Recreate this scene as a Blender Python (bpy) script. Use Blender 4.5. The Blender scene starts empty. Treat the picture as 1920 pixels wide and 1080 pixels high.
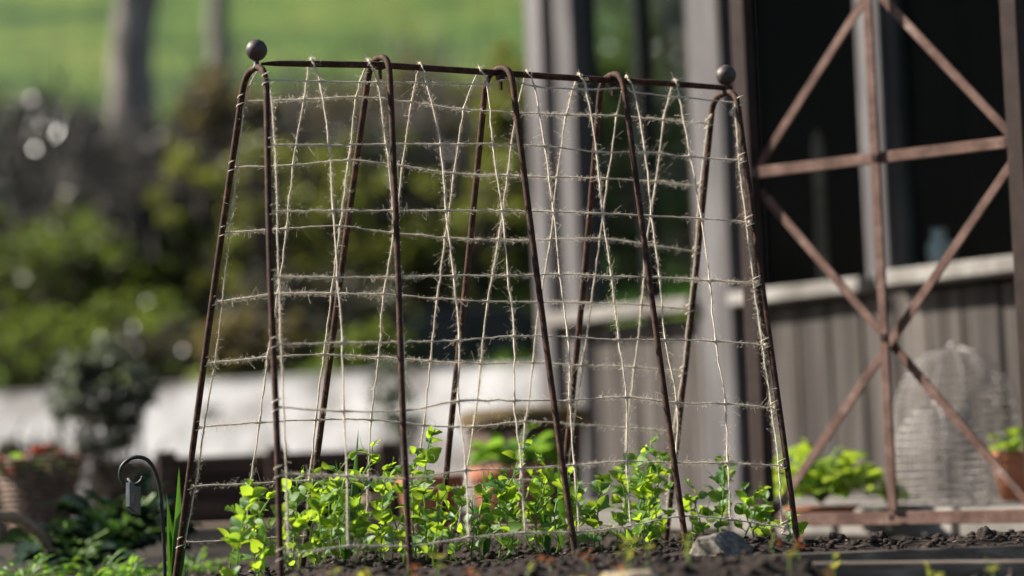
import bpy, math, random
from math import sin, cos, pi, radians, atan2, sqrt
from mathutils import Vector, Matrix, noise

random.seed(7)
S = bpy.context.scene
COL = S.collection
V = Vector

# ------------------------------------------------------------------ camera
LENS, SENSOR, W0, H0 = 90.0, 36.0, 1920.0, 1080.0
FPX = LENS / SENSOR * W0                     # focal length in photo pixels
CAM = V((0, 0, 0.165))
PITCH, ROLL = math.atan(310 / FPX), radians(1.3 + 1.0)
FWD = V((0, cos(PITCH), sin(PITCH)))
UP0, RT0 = V((0, -sin(PITCH), cos(PITCH))), V((1, 0, 0))
CUP = UP0 * cos(ROLL) + RT0 * sin(ROLL)
CRT = RT0 * cos(ROLL) - UP0 * sin(ROLL)
cd = bpy.data.cameras.new('camera')
cd.lens, cd.sensor_width, cd.clip_start, cd.clip_end = LENS, SENSOR, 0.05, 1000
cd.dof.use_dof = True
cd.dof.focus_distance = 3.97
cd.dof.aperture_fstop = 1.8
cd.dof.aperture_blades = 0
cam = bpy.data.objects.new('camera', cd)
M = Matrix.Identity(4)
for r in range(3):
    M[r][0], M[r][1], M[r][2], M[r][3] = CRT[r], CUP[r], -FWD[r], CAM[r]
cam.matrix_world = M
COL.objects.link(cam)
S.camera = cam

# ------------------------------------------------------------------ sky, sun, exposure
SUN = V((-0.78, 0.17, 0.58)).normalized()    # towards the sun: from the left
w = bpy.data.worlds.new('World'); S.world = w; w.use_nodes = True
nt = w.node_tree
bgn = nt.nodes['Background']
sky = nt.nodes.new('ShaderNodeTexSky'); sky.sky_type = 'NISHITA'; sky.sun_disc = False
sky.sun_elevation = math.asin(SUN.z)
sky.sun_rotation = atan2(SUN.x, SUN.y)
nt.links.new(sky.outputs[0], bgn.inputs[0])
bgn.inputs[1].default_value = 0.05
ld = bpy.data.lights.new('sun', 'SUN'); ld.energy = 5.0; ld.angle = radians(0.5); ld.color = (1.0, 0.93, 0.82)
lo = bpy.data.objects.new('sun', ld); COL.objects.link(lo)
lo.rotation_euler = SUN.to_track_quat('Z', 'Y').to_euler()
lo.location = (-6, 3, 8)
S.view_settings.view_transform = 'Standard'
S.view_settings.look = 'None'
S.view_settings.exposure = 1.2
S.view_settings.gamma = 1.0
S.cycles.use_denoising = True
S.cycles.max_bounces = 8
S.cycles.transparent_max_bounces = 12
S.cycles.sample_clamp_indirect = 6


def ray(px, py):
    return FWD + CRT * ((px - W0 / 2) / FPX) + CUP * ((H0 / 2 - py) / FPX)


def at(px, py, Y):
    """point of the place that lies at distance Y in front of the viewpoint"""
    d = ray(px, py)
    return CAM + d * (Y / d.y)


def ground_at(px, Y, z=0.0):
    d = ray(px, 850)
    p = CAM + d * (Y / d.y)
    # follow the picture's vertical down to height z
    t = (p.z - z)
    return V((p.x, Y, z))


def hit(px, py, p0, n):
    d = ray(px, py)
    return CAM + d * ((p0 - CAM).dot(n) / d.dot(n))


# ------------------------------------------------------------------ materials
def newmat(name):
    m = bpy.data.materials.new(name); m.use_nodes = True
    return m, m.node_tree, m.node_tree.nodes['Principled BSDF']


def ramp(nt, fac, stops):
    r = nt.nodes.new('ShaderNodeValToRGB')
    cr = r.color_ramp
    while len(cr.elements) < len(stops):
        cr.elements.new(0.5)
    for e, (p, c) in zip(cr.elements, stops):
        e.position = p; e.color = (*c, 1)
    nt.links.new(fac, r.inputs[0])
    return r.outputs[0]


def coords(nt, scale=(1, 1, 1), kind='Object'):
    tc = nt.nodes.new('ShaderNodeTexCoord'); mp = nt.nodes.new('ShaderNodeMapping')
    mp.inputs['Scale'].default_value = scale
    nt.links.new(tc.outputs[kind], mp.inputs[0])
    return mp.outputs[0]


def noise_node(nt, vec, scale, detail=6, rough=0.6, dist=0.0):
    n = nt.nodes.new('ShaderNodeTexNoise')
    n.inputs['Scale'].default_value = scale; n.inputs['Detail'].default_value = detail
    n.inputs['Roughness'].default_value = rough; n.inputs['Distortion'].default_value = dist
    nt.links.new(vec, n.inputs['Vector'])
    return n.outputs[0]


def mixc(nt, fac, a, b, mode='MIX'):
    m = nt.nodes.new('ShaderNodeMix'); m.data_type = 'RGBA'; m.blend_type = mode
    for sock, v in ((m.inputs[0], fac), (m.inputs[6], a), (m.inputs[7], b)):
        if isinstance(v, (int, float)): sock.default_value = v
        elif isinstance(v, tuple): sock.default_value = (*v, 1)
        else: nt.links.new(v, sock)
    return m.outputs[2]


def surf(name, stops, scale=8, stretch=(1, 1, 1), rough=0.8, bump=0.3, bdist=0.004, metallic=0.0, detail=8, spread=0.0, kind='Object', nrough=0.65, spec=0.3):
    """noise-coloured matt surface, with an optional tone change from object to object"""
    m, nt, b = newmat(name)
    vec = coords(nt, stretch, kind)
    n = noise_node(nt, vec, scale, detail, nrough)
    c = ramp(nt, n, stops)
    if spread:
        oi = nt.nodes.new('ShaderNodeObjectInfo')
        mr = nt.nodes.new('ShaderNodeMapRange')
        mr.inputs[3].default_value = 1 - spread; mr.inputs[4].default_value = 1 + spread
        nt.links.new(oi.outputs['Random'], mr.inputs[0])
        cb = nt.nodes.new('ShaderNodeCombineColor')
        for i in range(3): nt.links.new(mr.outputs[0], cb.inputs[i])
        c = mixc(nt, 1.0, c, cb.outputs[0], 'MULTIPLY')
    nt.links.new(c, b.inputs['Base Color'])
    b.inputs['Roughness'].default_value = rough; b.inputs['Metallic'].default_value = metallic
    b.inputs['Specular IOR Level'].default_value = spec
    if bump:
        n2 = noise_node(nt, vec, scale * 3.1, detail, 0.7)
        bp = nt.nodes.new('ShaderNodeBump'); bp.inputs['Strength'].default_value = bump; bp.inputs['Distance'].default_value = bdist
        nt.links.new(n2, bp.inputs['Height']); nt.links.new(bp.outputs[0], b.inputs['Normal'])
    return m


def leafmat(name, ca, cb, trans=0.5, tcol=None, rough=0.4, spec=0.4, island=True, veins=False):
    """thin leaf: reflects and lets light through; tone differs from leaf to leaf"""
    m, nt, b = newmat(name)
    out = nt.nodes['Material Output']
    if island:
        g = nt.nodes.new('ShaderNodeNewGeometry'); f = g.outputs['Random Per Island']
    else:
        g = nt.nodes.new('ShaderNodeObjectInfo'); f = g.outputs['Random']
    c = mixc(nt, f, ca, cb)
    n = noise_node(nt, coords(nt, (1, 1, 1)), 120 if veins else 20, 3, 0.6)
    c = mixc(nt, 0.35, c, mixc(nt, n, tuple(x * 0.55 for x in ca), tuple(min(1, x * 1.5) for x in cb)))
    nt.links.new(c, b.inputs['Base Color'])
    b.inputs['Roughness'].default_value = rough; b.inputs['Specular IOR Level'].default_value = spec
    if veins:
        bp = nt.nodes.new('ShaderNodeBump'); bp.inputs['Strength'].default_value = 0.4; bp.inputs['Distance'].default_value = 0.0006
        nt.links.new(n, bp.inputs['Height']); nt.links.new(bp.outputs[0], b.inputs['Normal'])
    tr = nt.nodes.new('ShaderNodeBsdfTranslucent')
    tc = tcol or tuple(min(1, x * 1.8) for x in cb)
    nt.links.new(mixc(nt, f, tuple(x * 0.75 for x in tc), tc), tr.inputs[0])
    mx = nt.nodes.new('ShaderNodeMixShader'); mx.inputs[0].default_value = trans
    nt.links.new(b.outputs[0], mx.inputs[1]); nt.links.new(tr.outputs[0], mx.inputs[2])
    nt.links.new(mx.outputs[0], out.inputs[0])
    return m


def glassmat(name):
    m, nt, b = newmat(name)
    out = nt.nodes['Material Output']
    t = nt.nodes.new('ShaderNodeBsdfTransparent'); t.inputs[0].default_value = (0.80, 0.86, 0.86, 1)
    g = nt.nodes.new('ShaderNodeBsdfGlossy'); g.inputs['Roughness'].default_value = 0.04
    mx = nt.nodes.new('ShaderNodeMixShader'); mx.inputs[0].default_value = 0.002
    nt.links.new(t.outputs[0], mx.inputs[1]); nt.links.new(g.outputs[0], mx.inputs[2])
    # a little grime
    d = nt.nodes.new('ShaderNodeBsdfDiffuse'); d.inputs[0].default_value = (0.4, 0.42, 0.4, 1)
    n = noise_node(nt, coords(nt, (6, 6, 1.2)), 3, 5, 0.6)
    mr = nt.nodes.new('ShaderNodeMapRange'); mr.inputs[1].default_value = 0.4; mr.inputs[2].default_value = 0.9
    mr.inputs[3].default_value = 0.0; mr.inputs[4].default_value = 0.001
    nt.links.new(n, mr.inputs[0])
    m2 = nt.nodes.new('ShaderNodeMixShader')
    nt.links.new(mr.outputs[0], m2.inputs[0]); nt.links.new(mx.outputs[0], m2.inputs[1]); nt.links.new(d.outputs[0], m2.inputs[2])
    nt.links.new(m2.outputs[0], out.inputs[0])
    return m


MT = {}
MT['rod'] = surf('dark_rusty_rod', [(0.3, (0.022, 0.012, 0.008)), (0.5, (0.05, 0.026, 0.018)), (0.72, (0.14, 0.062, 0.038))], 90, rough=0.7, bump=0.6, bdist=0.001, metallic=0.0, spec=0.15)
MT['ball'] = surf('dark_iron', [(0.3, (0.035, 0.028, 0.027)), (0.6, (0.07, 0.05, 0.045)), (0.8, (0.15, 0.085, 0.06))], 70, rough=0.5, bump=0.5, bdist=0.001, metallic=0.0, spec=0.45)
MT['rust'] = surf('rusty_steel', [(0.3, (0.055, 0.028, 0.02)), (0.48, (0.12, 0.066, 0.05)), (0.62, (0.18, 0.11, 0.088)), (0.75, (0.34, 0.28, 0.25))], 22, rough=0.75, bump=0.35, bdist=0.0015, metallic=0.1)
MT['darkrust'] = surf('dark_rusty_post', [(0.3, (0.018, 0.010, 0.008)), (0.6, (0.036, 0.02, 0.016)), (0.8, (0.06, 0.033, 0.025))], 30, rough=0.7, bump=0.3, bdist=0.0015, metallic=0.15)
MT['black'] = surf('black_iron', [(0.3, (0.012, 0.012, 0.013)), (0.7, (0.04, 0.037, 0.036))], 60, rough=0.45, bump=0.2, bdist=0.0006, metallic=0.4, spec=0.5)
MT['slate'] = surf('slate', [(0.3, (0.09, 0.095, 0.11)), (0.6, (0.18, 0.185, 0.205)), (0.8, (0.3, 0.3, 0.32))], 60, rough=0.6, bump=0.4, bdist=0.0015)
MT['soil'] = surf('dark_soil', [(0.3, (0.008, 0.0055, 0.004)), (0.5, (0.024, 0.0155, 0.0115)), (0.7, (0.075, 0.054, 0.042))], 60, rough=0.9, bump=0.8, bdist=0.006)
MT['clod'] = surf('soil_clod', [(0.3, (0.009, 0.006, 0.0045)), (0.5, (0.028, 0.018, 0.013)), (0.7, (0.085, 0.061, 0.048))], 120, rough=0.85, bump=0.8, bdist=0.003)
MT['earth'] = surf('garden_earth', [(0.3, (0.012, 0.009, 0.006)), (0.55, (0.03, 0.022, 0.016)), (0.75, (0.075, 0.058, 0.042))], 6, rough=0.95, bump=0.6, bdist=0.02)
MT['lawn'] = surf('meadow_grass', [(0.40, (0.022, 0.055, 0.006)), (0.5, (0.066, 0.13, 0.012)), (0.62, (0.15, 0.18, 0.03))], 0.6, rough=0.9, bump=0.6, bdist=0.15, kind='Object')
MT['white'] = surf('whitewash', [(0.38, (0.20, 0.185, 0.175)), (0.5, (0.40, 0.39, 0.39)), (0.62, (0.56, 0.55, 0.55))], 4.0, rough=0.9, bump=0.5, bdist=0.02)
MT['paving'] = surf('pale_paving', [(0.3, (0.12, 0.11, 0.10)), (0.6, (0.24, 0.22, 0.20)), (0.8, (0.34, 0.32, 0.30))], 7, rough=0.9, bump=0.3, spread=0.12)
MT['board'] = surf('weathered_board', [(0.25, (0.012, 0.010, 0.009)), (0.5, (0.055, 0.046, 0.041)), (0.68, (0.125, 0.11, 0.102))], 4, (6, 6, 0.4), rough=0.85, bump=0.6, bdist=0.006, spread=0.42)
MT['post'] = surf('pale_post', [(0.25, (0.03, 0.027, 0.027)), (0.5, (0.10, 0.092, 0.094)), (0.68, (0.20, 0.19, 0.195))], 5, (6, 6, 0.35), rough=0.8, bump=0.3, spread=0.1)
MT['sill'] = surf('pale_sill', [(0.25, (0.07, 0.06, 0.052)), (0.48, (0.20, 0.185, 0.168)), (0.68, (0.36, 0.34, 0.315))], 7, rough=0.75, bump=0.25)
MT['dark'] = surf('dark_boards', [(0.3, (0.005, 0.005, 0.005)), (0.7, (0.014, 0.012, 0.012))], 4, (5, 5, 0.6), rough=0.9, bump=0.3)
MT['roof'] = surf('roofing_felt', [(0.3, (0.04, 0.04, 0.04)), (0.7, (0.09, 0.088, 0.085))], 12, rough=0.95)
MT['glass'] = glassmat('window_glass')
MT['planter'] = surf('brown_planter_wood', [(0.3, (0.035, 0.02, 0.014)), (0.6, (0.085, 0.05, 0.034)), (0.8, (0.14, 0.085, 0.06))], 6, (0.6, 5, 5), rough=0.8, bump=0.4, spread=0.2)
MT['tan'] = surf('tan_timber', [(0.3, (0.16, 0.115, 0.085)), (0.6, (0.30, 0.225, 0.17)), (0.8, (0.40, 0.32, 0.25))], 6, (0.6, 5, 5), rough=0.8, bump=0.4)
MT['greyboard'] = surf('grey_edging_board', [(0.3, (0.06, 0.045, 0.035)), (0.55, (0.19, 0.15, 0.118)), (0.75, (0.38, 0.32, 0.265))], 14, (0.5, 5, 5), rough=0.85, bump=0.5, bdist=0.002)
MT['terra'] = surf('terracotta', [(0.3, (0.24, 0.085, 0.045)), (0.6, (0.42, 0.17, 0.095)), (0.8, (0.52, 0.28, 0.19))], 14, rough=0.85, bump=0.25)
MT['mossy'] = surf('mossy_wood', [(0.3, (0.05, 0.032, 0.018)), (0.55, (0.12, 0.085, 0.035)), (0.75, (0.24, 0.22, 0.06))], 9, rough=0.9, bump=0.5)
MT['wicker'] = surf('woven_willow', [(0.3, (0.08, 0.05, 0.036)), (0.6, (0.21, 0.145, 0.108)), (0.8, (0.36, 0.28, 0.22))], 30, rough=0.7, bump=0.3)
MT['cloche'] = surf('grey_willow_rods', [(0.3, (0.20, 0.18, 0.17)), (0.6, (0.36, 0.33, 0.31)), (0.8, (0.5, 0.47, 0.45))], 30, rough=0.6, bump=0.2)
MT['hazel'] = surf('bent_hazel', [(0.3, (0.15, 0.10, 0.07)), (0.6, (0.32, 0.235, 0.175)), (0.8, (0.46, 0.38, 0.31))], 20, rough=0.7, bump=0.3)
MT['bark'] = surf('grey_bark', [(0.3, (0.09, 0.075, 0.066)), (0.55, (0.25, 0.22, 0.2)), (0.75, (0.44, 0.41, 0.38))], 5, (3, 3, 0.8), rough=0.9, bump=0.8, bdist=0.02)
MT['twig'] = surf('brown_twig', [(0.3, (0.022, 0.015, 0.012)), (0.6, (0.06, 0.042, 0.034)), (0.8, (0.13, 0.10, 0.085))], 6, rough=0.85, bump=0)
MT['stone'] = surf('field_stone', [(0.3, (0.04, 0.033, 0.026)), (0.48, (0.15, 0.13, 0.107)), (0.66, (0.36, 0.32, 0.275))], 44, rough=0.9, bump=0.8, bdist=0.004)
MT['sandstone'] = surf('sandy_stone', [(0.3, (0.22, 0.17, 0.11)), (0.6, (0.40, 0.33, 0.23)), (0.8, (0.52, 0.45, 0.34))], 30, rough=0.9, bump=0.6, bdist=0.003)
MT['navy'] = surf('navy_plastic', [(0.3, (0.012, 0.014, 0.022)), (0.7, (0.03, 0.034, 0.05))], 6, rough=0.5, bump=0)
MT['ceramic'] = surf('pale_ceramic', [(0.3, (0.5, 0.5, 0.5)), (0.7, (0.62, 0.62, 0.63))], 6, rough=0.4, bump=0)

# jute
m, nt_, b_ = newmat('jute')
b_.inputs['Roughness'].default_value = 0.9
c_ = ramp(nt_, noise_node(nt_, coords(nt_), 260, 4, 0.7), [(0.3, (0.42, 0.34, 0.24)), (0.5, (0.68, 0.58, 0.45)), (0.75, (0.82, 0.74, 0.62))])
nt_.links.new(c_, b_.inputs['Base Color'])
bp_ = nt_.nodes.new('ShaderNodeBump'); bp_.inputs['Strength'].default_value = 0.8; bp_.inputs['Distance'].default_value = 0.0012
nt_.links.new(noise_node(nt_, coords(nt_), 600, 3, 0.7), bp_.inputs['Height']); nt_.links.new(bp_.outputs[0], b_.inputs['Normal'])
MT['jute'] = m
MT['fuzz'] = leafmat('jute_fibre', (0.62, 0.55, 0.45), (0.76, 0.70, 0.60), 0.5, (0.85, 0.78, 0.66), rough=0.8, spec=0.2)

MT['pea'] = leafmat('pea_leaf', (0.07, 0.18, 0.02), (0.15, 0.28, 0.03), 0.52, (0.50, 0.70, 0.04), rough=0.42, spec=0.4, island=False, veins=True)
MT['peablue'] = leafmat('pea_leaf_blue', (0.06, 0.16, 0.045), (0.13, 0.25, 0.08), 0.40, (0.38, 0.60, 0.04), rough=0.36, spec=0.5, island=False, veins=True)
MT['peastem'] = leafmat('pea_stem', (0.14, 0.28, 0.05), (0.2, 0.34, 0.06), 0.3, (0.4, 0.6, 0.08), rough=0.45)
MT['garlic'] = leafmat('strap_leaf', (0.025, 0.085, 0.028), (0.045, 0.125, 0.035), 0.25, (0.15, 0.36, 0.03), rough=0.4, island=False)
MT['lime'] = leafmat('lime_leaf', (0.16, 0.28, 0.03), (0.28, 0.40, 0.045), 0.45, (0.55, 0.70, 0.06), rough=0.5, island=False)
MT['green'] = leafmat('green_leaf', (0.05, 0.15, 0.02), (0.12, 0.26, 0.03), 0.45, (0.30, 0.52, 0.05), rough=0.45, island=False)
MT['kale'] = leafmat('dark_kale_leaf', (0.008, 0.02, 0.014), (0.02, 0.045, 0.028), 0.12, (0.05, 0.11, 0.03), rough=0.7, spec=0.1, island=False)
MT['red'] = leafmat('red_petal', (0.16, 0.02, 0.012), (0.28, 0.05, 0.02), 0.3, (0.4, 0.07, 0.03), rough=0.6, island=False)
MT['seedyellow'] = leafmat('seedling_yellow', (0.25, 0.27, 0.03), (0.38, 0.36, 0.05), 0.45, (0.6, 0.58, 0.06), rough=0.6, island=False)
MT['seedred'] = leafmat('seedling_red', (0.16, 0.055, 0.03), (0.3, 0.11, 0.05), 0.4, (0.5, 0.18, 0.08), rough=0.6, island=False)
MT['h_yellow'] = leafmat('shrub_yellowgreen', (0.10, 0.13, 0.022), (0.22, 0.24, 0.045), 0.4, (0.36, 0.39, 0.06), rough=0.4)
MT['h_olive'] = leafmat('shrub_olive_brown', (0.06, 0.052, 0.025), (0.18, 0.145, 0.07), 0.4, (0.32, 0.26, 0.09), rough=0.45)
MT['h_dark'] = leafmat('shrub_dark', (0.028, 0.026, 0.019), (0.125, 0.11, 0.085), 0.25, (0.16, 0.15, 0.07), rough=0.27, spec=0.9)
MT['h_green'] = leafmat('shrub_green', (0.05, 0.085, 0.02), (0.13, 0.175, 0.035), 0.42, (0.26, 0.34, 0.05), rough=0.38)
MT['h_grey'] = leafmat('shrub_grey', (0.03, 0.034, 0.028), (0.09, 0.095, 0.08), 0.2, (0.12, 0.13, 0.08), rough=0.26, spec=1.0)
MT['h_silver'] = leafmat('shrub_silver', (0.06, 0.08, 0.05), (0.14, 0.165, 0.11), 0.3, (0.25, 0.3, 0.18), rough=0.5)
MT['grassblade'] = leafmat('grass_blade', (0.05, 0.13, 0.015), (0.12, 0.25, 0.03), 0.45, (0.3, 0.5, 0.05), rough=0.5)


# ------------------------------------------------------------------ mesh helpers
class MB:
    def __init__(s): s.v, s.f = [], []

    def add(s, vs, fs):
        o = len(s.v); s.v += [tuple(p) for p in vs]; s.f += [tuple(i + o for i in f) for f in fs]; return s

    def box(s, c, ax, ay, az):
        """box from centre and three half-axis vectors"""
        c, ax, ay, az = V(c), V(ax), V(ay), V(az)
        vs = [c + ax * i + ay * j + az * k for i in (-1, 1) for j in (-1, 1) for k in (-1, 1)]
        return s.add(vs, [(0, 1, 3, 2), (4, 6, 7, 5), (0, 4, 5, 1), (2, 3, 7, 6), (0, 2, 6, 4), (1, 5, 7, 3)])

    def bevelbox(s, c, ax, ay, az, bv):
        """box with all edges chamfered by bv"""
        c, ax, ay, az = V(c), V(ax), V(ay), V(az)
        L = [ax.length, ay.length, az.length]; N = [ax.normalized(), ay.normalized(), az.normalized()]
        bv = min([bv] + [l * 0.45 for l in L])
        idx, vs = {}, []
        for i in (-1, 1):
            for j in (-1, 1):
                for k in (-1, 1):
                    sg = (i, j, k)
                    for a in range(3):
                        p = c.copy()
                        for q in range(3): p += N[q] * sg[q] * (L[q] if q == a else L[q] - bv)
                        idx[(sg, a)] = len(vs); vs.append(p)
        fs = []
        for a in range(3):
            b, d = (a + 1) % 3, (a + 2) % 3
            for sa in (-1, 1):
                def key(sb, sd):
                    t = [0, 0, 0]; t[a] = sa; t[b] = sb; t[d] = sd; return idx[(tuple(t), a)]
                q = [key(-1, -1), key(1, -1), key(1, 1), key(-1, 1)]
                fs.append(tuple(q if sa > 0 else q[::-1]))
            for sb in (-1, 1):
                for sd in (-1, 1):
                    def k2(sa, face):
                        t = [0, 0, 0]; t[a] = sa; t[b] = sb; t[d] = sd; return idx[(tuple(t), face)]
                    fs.append((k2(-1, b), k2(1, b), k2(1, d), k2(-1, d)))
        for sg in {k[0] for k in idx}:
            fs.append((idx[(sg, 0)], idx[(sg, 1)], idx[(sg, 2)]))
        return s.add(vs, fs)

    def tube(s, pts, rad, n=6, cap=True, closed=False):
        pts = [V(p) for p in pts]
        if not hasattr(rad, '__len__'): rad = [rad] * len(pts)
        t0 = (pts[1] - pts[0]).normalized()
        a = V((0, 0, 1)) if abs(t0.z) < 0.9 else V((1, 0, 0))
        nrm = t0.cross(a).normalized()
        vs, k = [], len(pts)
        for i, p in enumerate(pts):
            if closed: t = pts[(i + 1) % k] - pts[i - 1]
            else: t = pts[min(i + 1, k - 1)] - pts[max(i - 1, 0)]
            t.normalize()
            nrm = (nrm - t * nrm.dot(t))
            nrm = nrm.normalized() if nrm.length > 1e-6 else t.orthogonal().normalized()
            bn = t.cross(nrm)
            for j in range(n):
                an = 2 * pi * j / n
                vs.append(p + (nrm * cos(an) + bn * sin(an)) * rad[i])
        fs = []
        for i in range(k if closed else k - 1):
            i2 = (i + 1) % k
            for j in range(n):
                fs.append((i * n + j, i * n + (j + 1) % n, i2 * n + (j + 1) % n, i2 * n + j))
        if cap and not closed:
            fs.append(tuple(range(n))[::-1]); fs.append(tuple((k - 1) * n + j for j in range(n)))
        return s.add(vs, fs)

    def lathe(s, c, prof, n=24, axis=None):
        c = V(c); vs, fs = [], []
        for r, z in prof:
            for j in range(n):
                a = 2 * pi * j / n
                vs.append(c + V((r * cos(a), r * sin(a), z)))
        for i in range(len(prof) - 1):
            for j in range(n):
                fs.append((i * n + j, i * n + (j + 1) % n, (i + 1) * n + (j + 1) % n, (i + 1) * n + j))
        fs.append(tuple(range(n))[::-1]); fs.append(tuple((len(prof) - 1) * n + j for j in range(n)))
        return s.add(vs, fs)

    def ball(s, c, r, nu=10, nv=7, jit=0.0, sq=(1, 1, 1), seed=0):
        c = V(c); rnd = random.Random(seed); off = V((rnd.random() * 50, rnd.random() * 50, rnd.random() * 50))
        vs, fs = [], []
        for i in range(1, nv):
            th = pi * i / nv
            for j in range(nu):
                ph = 2 * pi * j / nu
                d = V((sin(th) * cos(ph), sin(th) * sin(ph), cos(th)))
                k = 1 + (jit * noise.noise(d * 1.7 + off) * 2 if jit else 0)
                vs.append(c + V((d.x * sq[0], d.y * sq[1], d.z * sq[2])) * r * k)
        top, bot = len(vs), len(vs) + 1
        vs += [c + V((0, 0, r * sq[2])), c - V((0, 0, r * sq[2]))]
        for i in range(nv - 2):
            for j in range(nu):
                fs.append((i * nu + j, (i + 1) * nu + j, (i + 1) * nu + (j + 1) % nu, i * nu + (j + 1) % nu))
        for j in range(nu):
            fs.append((top, j, (j + 1) % nu)); fs.append((bot, (nv - 2) * nu + (j + 1) % nu, (nv - 2) * nu + j))
        return s.add(vs, fs)

    def rough(s, amp, seed):
        c = sum((V(p) for p in s.v), V()) / len(s.v); R = max((V(p) - c).length for p in s.v)
        s.v = [tuple(c + (V(p) - c) * (1 + amp * (noise.noise((V(p) - c) / R * 4 + V((seed, 0, 0))) + 0.7 * noise.noise((V(p) - c) / R * 9 + V((0, seed, 0)))))) for p in s.v]
        return s

    def mesh(s, name, mat, smooth=False):
        me = bpy.data.meshes.new(name)
        me.from_pydata(s.v, [], s.f)
        me.materials.append(MT[mat] if isinstance(mat, str) else mat)
        if smooth: me.polygons.foreach_set('use_smooth', [True] * len(me.polygons))
        me.update()
        return me

    def build(s, name, mat, parent=None, smooth=False, **tags):
        o = bpy.data.objects.new(name, s.mesh(name, mat, smooth))
        COL.objects.link(o)
        if parent is not None:
            o.parent = parent
            o.matrix_parent_inverse = root_matrix(parent).inverted()
        for k, v in tags.items(): o[k] = v
        return o


def root_matrix(o):
    m = Matrix.Translation(o.location)
    p = o.parent
    while p is not None:
        m = Matrix.Translation(p.location) @ m if o.matrix_parent_inverse == Matrix.Identity(4) else m
        p = p.parent
    return m


def thing(name, loc, label, cat, group=None, kind=None):
    o = bpy.data.objects.new(name, None); COL.objects.link(o)
    o.location = loc; o.empty_display_size = 0.05
    o['label'] = label; o['category'] = cat
    if group: o['group'] = group
    if kind: o['kind'] = kind
    return o


def link(name, mesh, parent, mat4):
    """a piece sharing mesh data; mat4 is in the parent's space"""
    o = bpy.data.objects.new(name, mesh); COL.objects.link(o)
    o.parent = parent; o.matrix_basis = mat4
    return o


def frame(loc, d, nrm, sc):
    """local Y along d, local Z near nrm"""
    y = V(d).normalized(); z = V(nrm) - y * V(nrm).dot(y)
    z = z.normalized() if z.length > 1e-5 else y.orthogonal().normalized()
    x = y.cross(z)
    if not hasattr(sc, '__len__'): sc = (sc, sc, sc)
    m = Matrix.Identity(4)
    for r in range(3):
        m[r][0], m[r][1], m[r][2], m[r][3] = x[r] * sc[0], y[r] * sc[1], z[r] * sc[2], loc[r]
    return m


def smoothpath(pts, sub=6):
    """Catmull-Rom through the points"""
    pts = [V(p) for p in pts]; out = []
    for i in range(len(pts) - 1):
        p0, p1, p2, p3 = pts[max(i - 1, 0)], pts[i], pts[i + 1], pts[min(i + 2, len(pts) - 1)]
        for k in range(sub):
            t = k / sub
            out.append(0.5 * ((2 * p1) + (p2 - p0) * t + (2 * p0 - 5 * p1 + 4 * p2 - p3) * t * t + (3 * p1 - p0 - 3 * p2 + p3) * t ** 3))
    out.append(pts[-1])
    return out


def leafmesh(name, mat, W=0.8, fold=0.25, curl=0.2, seg=5, tip=1.0, wave=0.0, base=0.0):
    """one leaf of length 1 along +Y, folded at the midrib"""
    b = MB(); vs, fs = [], []
    for i in range(seg + 1):
        t = i / seg
        wd = W * 0.5 * (sin(pi * (t * 0.96 + 0.02) ** (0.75 if tip > 0.9 else 0.6)) ** 0.75) + base * (1 - t) * 0.1
        z = -curl * (t - 0.3) ** 2
        for sx in (-1, 0, 1):
            ww = wave * sin(i * 2.1 + sx)
            vs.append((sx * wd, t, z + abs(sx) * wd * fold + ww * abs(sx)))
    for i in range(seg):
        for k in (0, 1):
            a = i * 3 + k
            fs.append((a, a + 1, a + 4, a + 3))
    b.add(vs, fs)
    return b.mesh(name, mat, True)


# ------------------------------------------------------------------ ground, hillside
def gridsheet(xs, ys, zf):
    b = MB(); nx = len(xs)
    b.v = [(x, y, zf(x, y)) for y in ys for x in xs]
    b.f = [(j * nx + i, j * nx + i + 1, (j + 1) * nx + i + 1, (j + 1) * nx + i) for j in range(len(ys) - 1) for i in range(nx - 1)]
    return b


def frange(a, b, n): return [a + (b - a) * i / n for i in range(n + 1)]


def wally(x): return 9.0 - 0.45 * (min(2.0, max(-6, x)) + 0.7)


xs = [-90, -60, -40, -25] + frange(-15, 15, 90) + [25, 40, 60, 90]
gridsheet(xs, [-30, -15, -6] + frange(-2, 12.3, 52), lambda x, y: -0.035 - 0.06 * min(1, max(0, y - wally(x) - 0.05) / 0.1) + 0.02 * noise.noise(V((x * 1.3, y * 1.3, 0)))).build('ground', 'earth', smooth=True, kind='structure', label='brown garden earth between the beds')


def hillz(x, y):
    y = y - (wally(x) - 9.0) * max(0, 1 - max(0, y - 12) / 4)
    if y < 9.2: return -0.06
    if y < 9.5: return -0.06 + 0.44 * (y - 9.2) / 0.3
    z = 0.38 + 0.16 * (y - 9.5)
    if y > 13.5: z += 0.11 * (y - 13.5)
    if y > 70: z -= 0.27 * (y - 70)
    return z + 0.25 * noise.noise(V((x * 0.12, y * 0.12, 3))) * min(1, max(0, (y - 12) / 8)) + 0.05 * noise.noise(V((x * 0.7, y * 0.7, 1)))


gridsheet(xs, frange(7.4, 12.0, 60) + frange(12.3, 30, 60) + frange(31, 70, 40) + [75, 80, 100], hillz).build('hillside', 'lawn', smooth=True, kind='structure', label='sunlit green meadow slope rising behind the garden')


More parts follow.
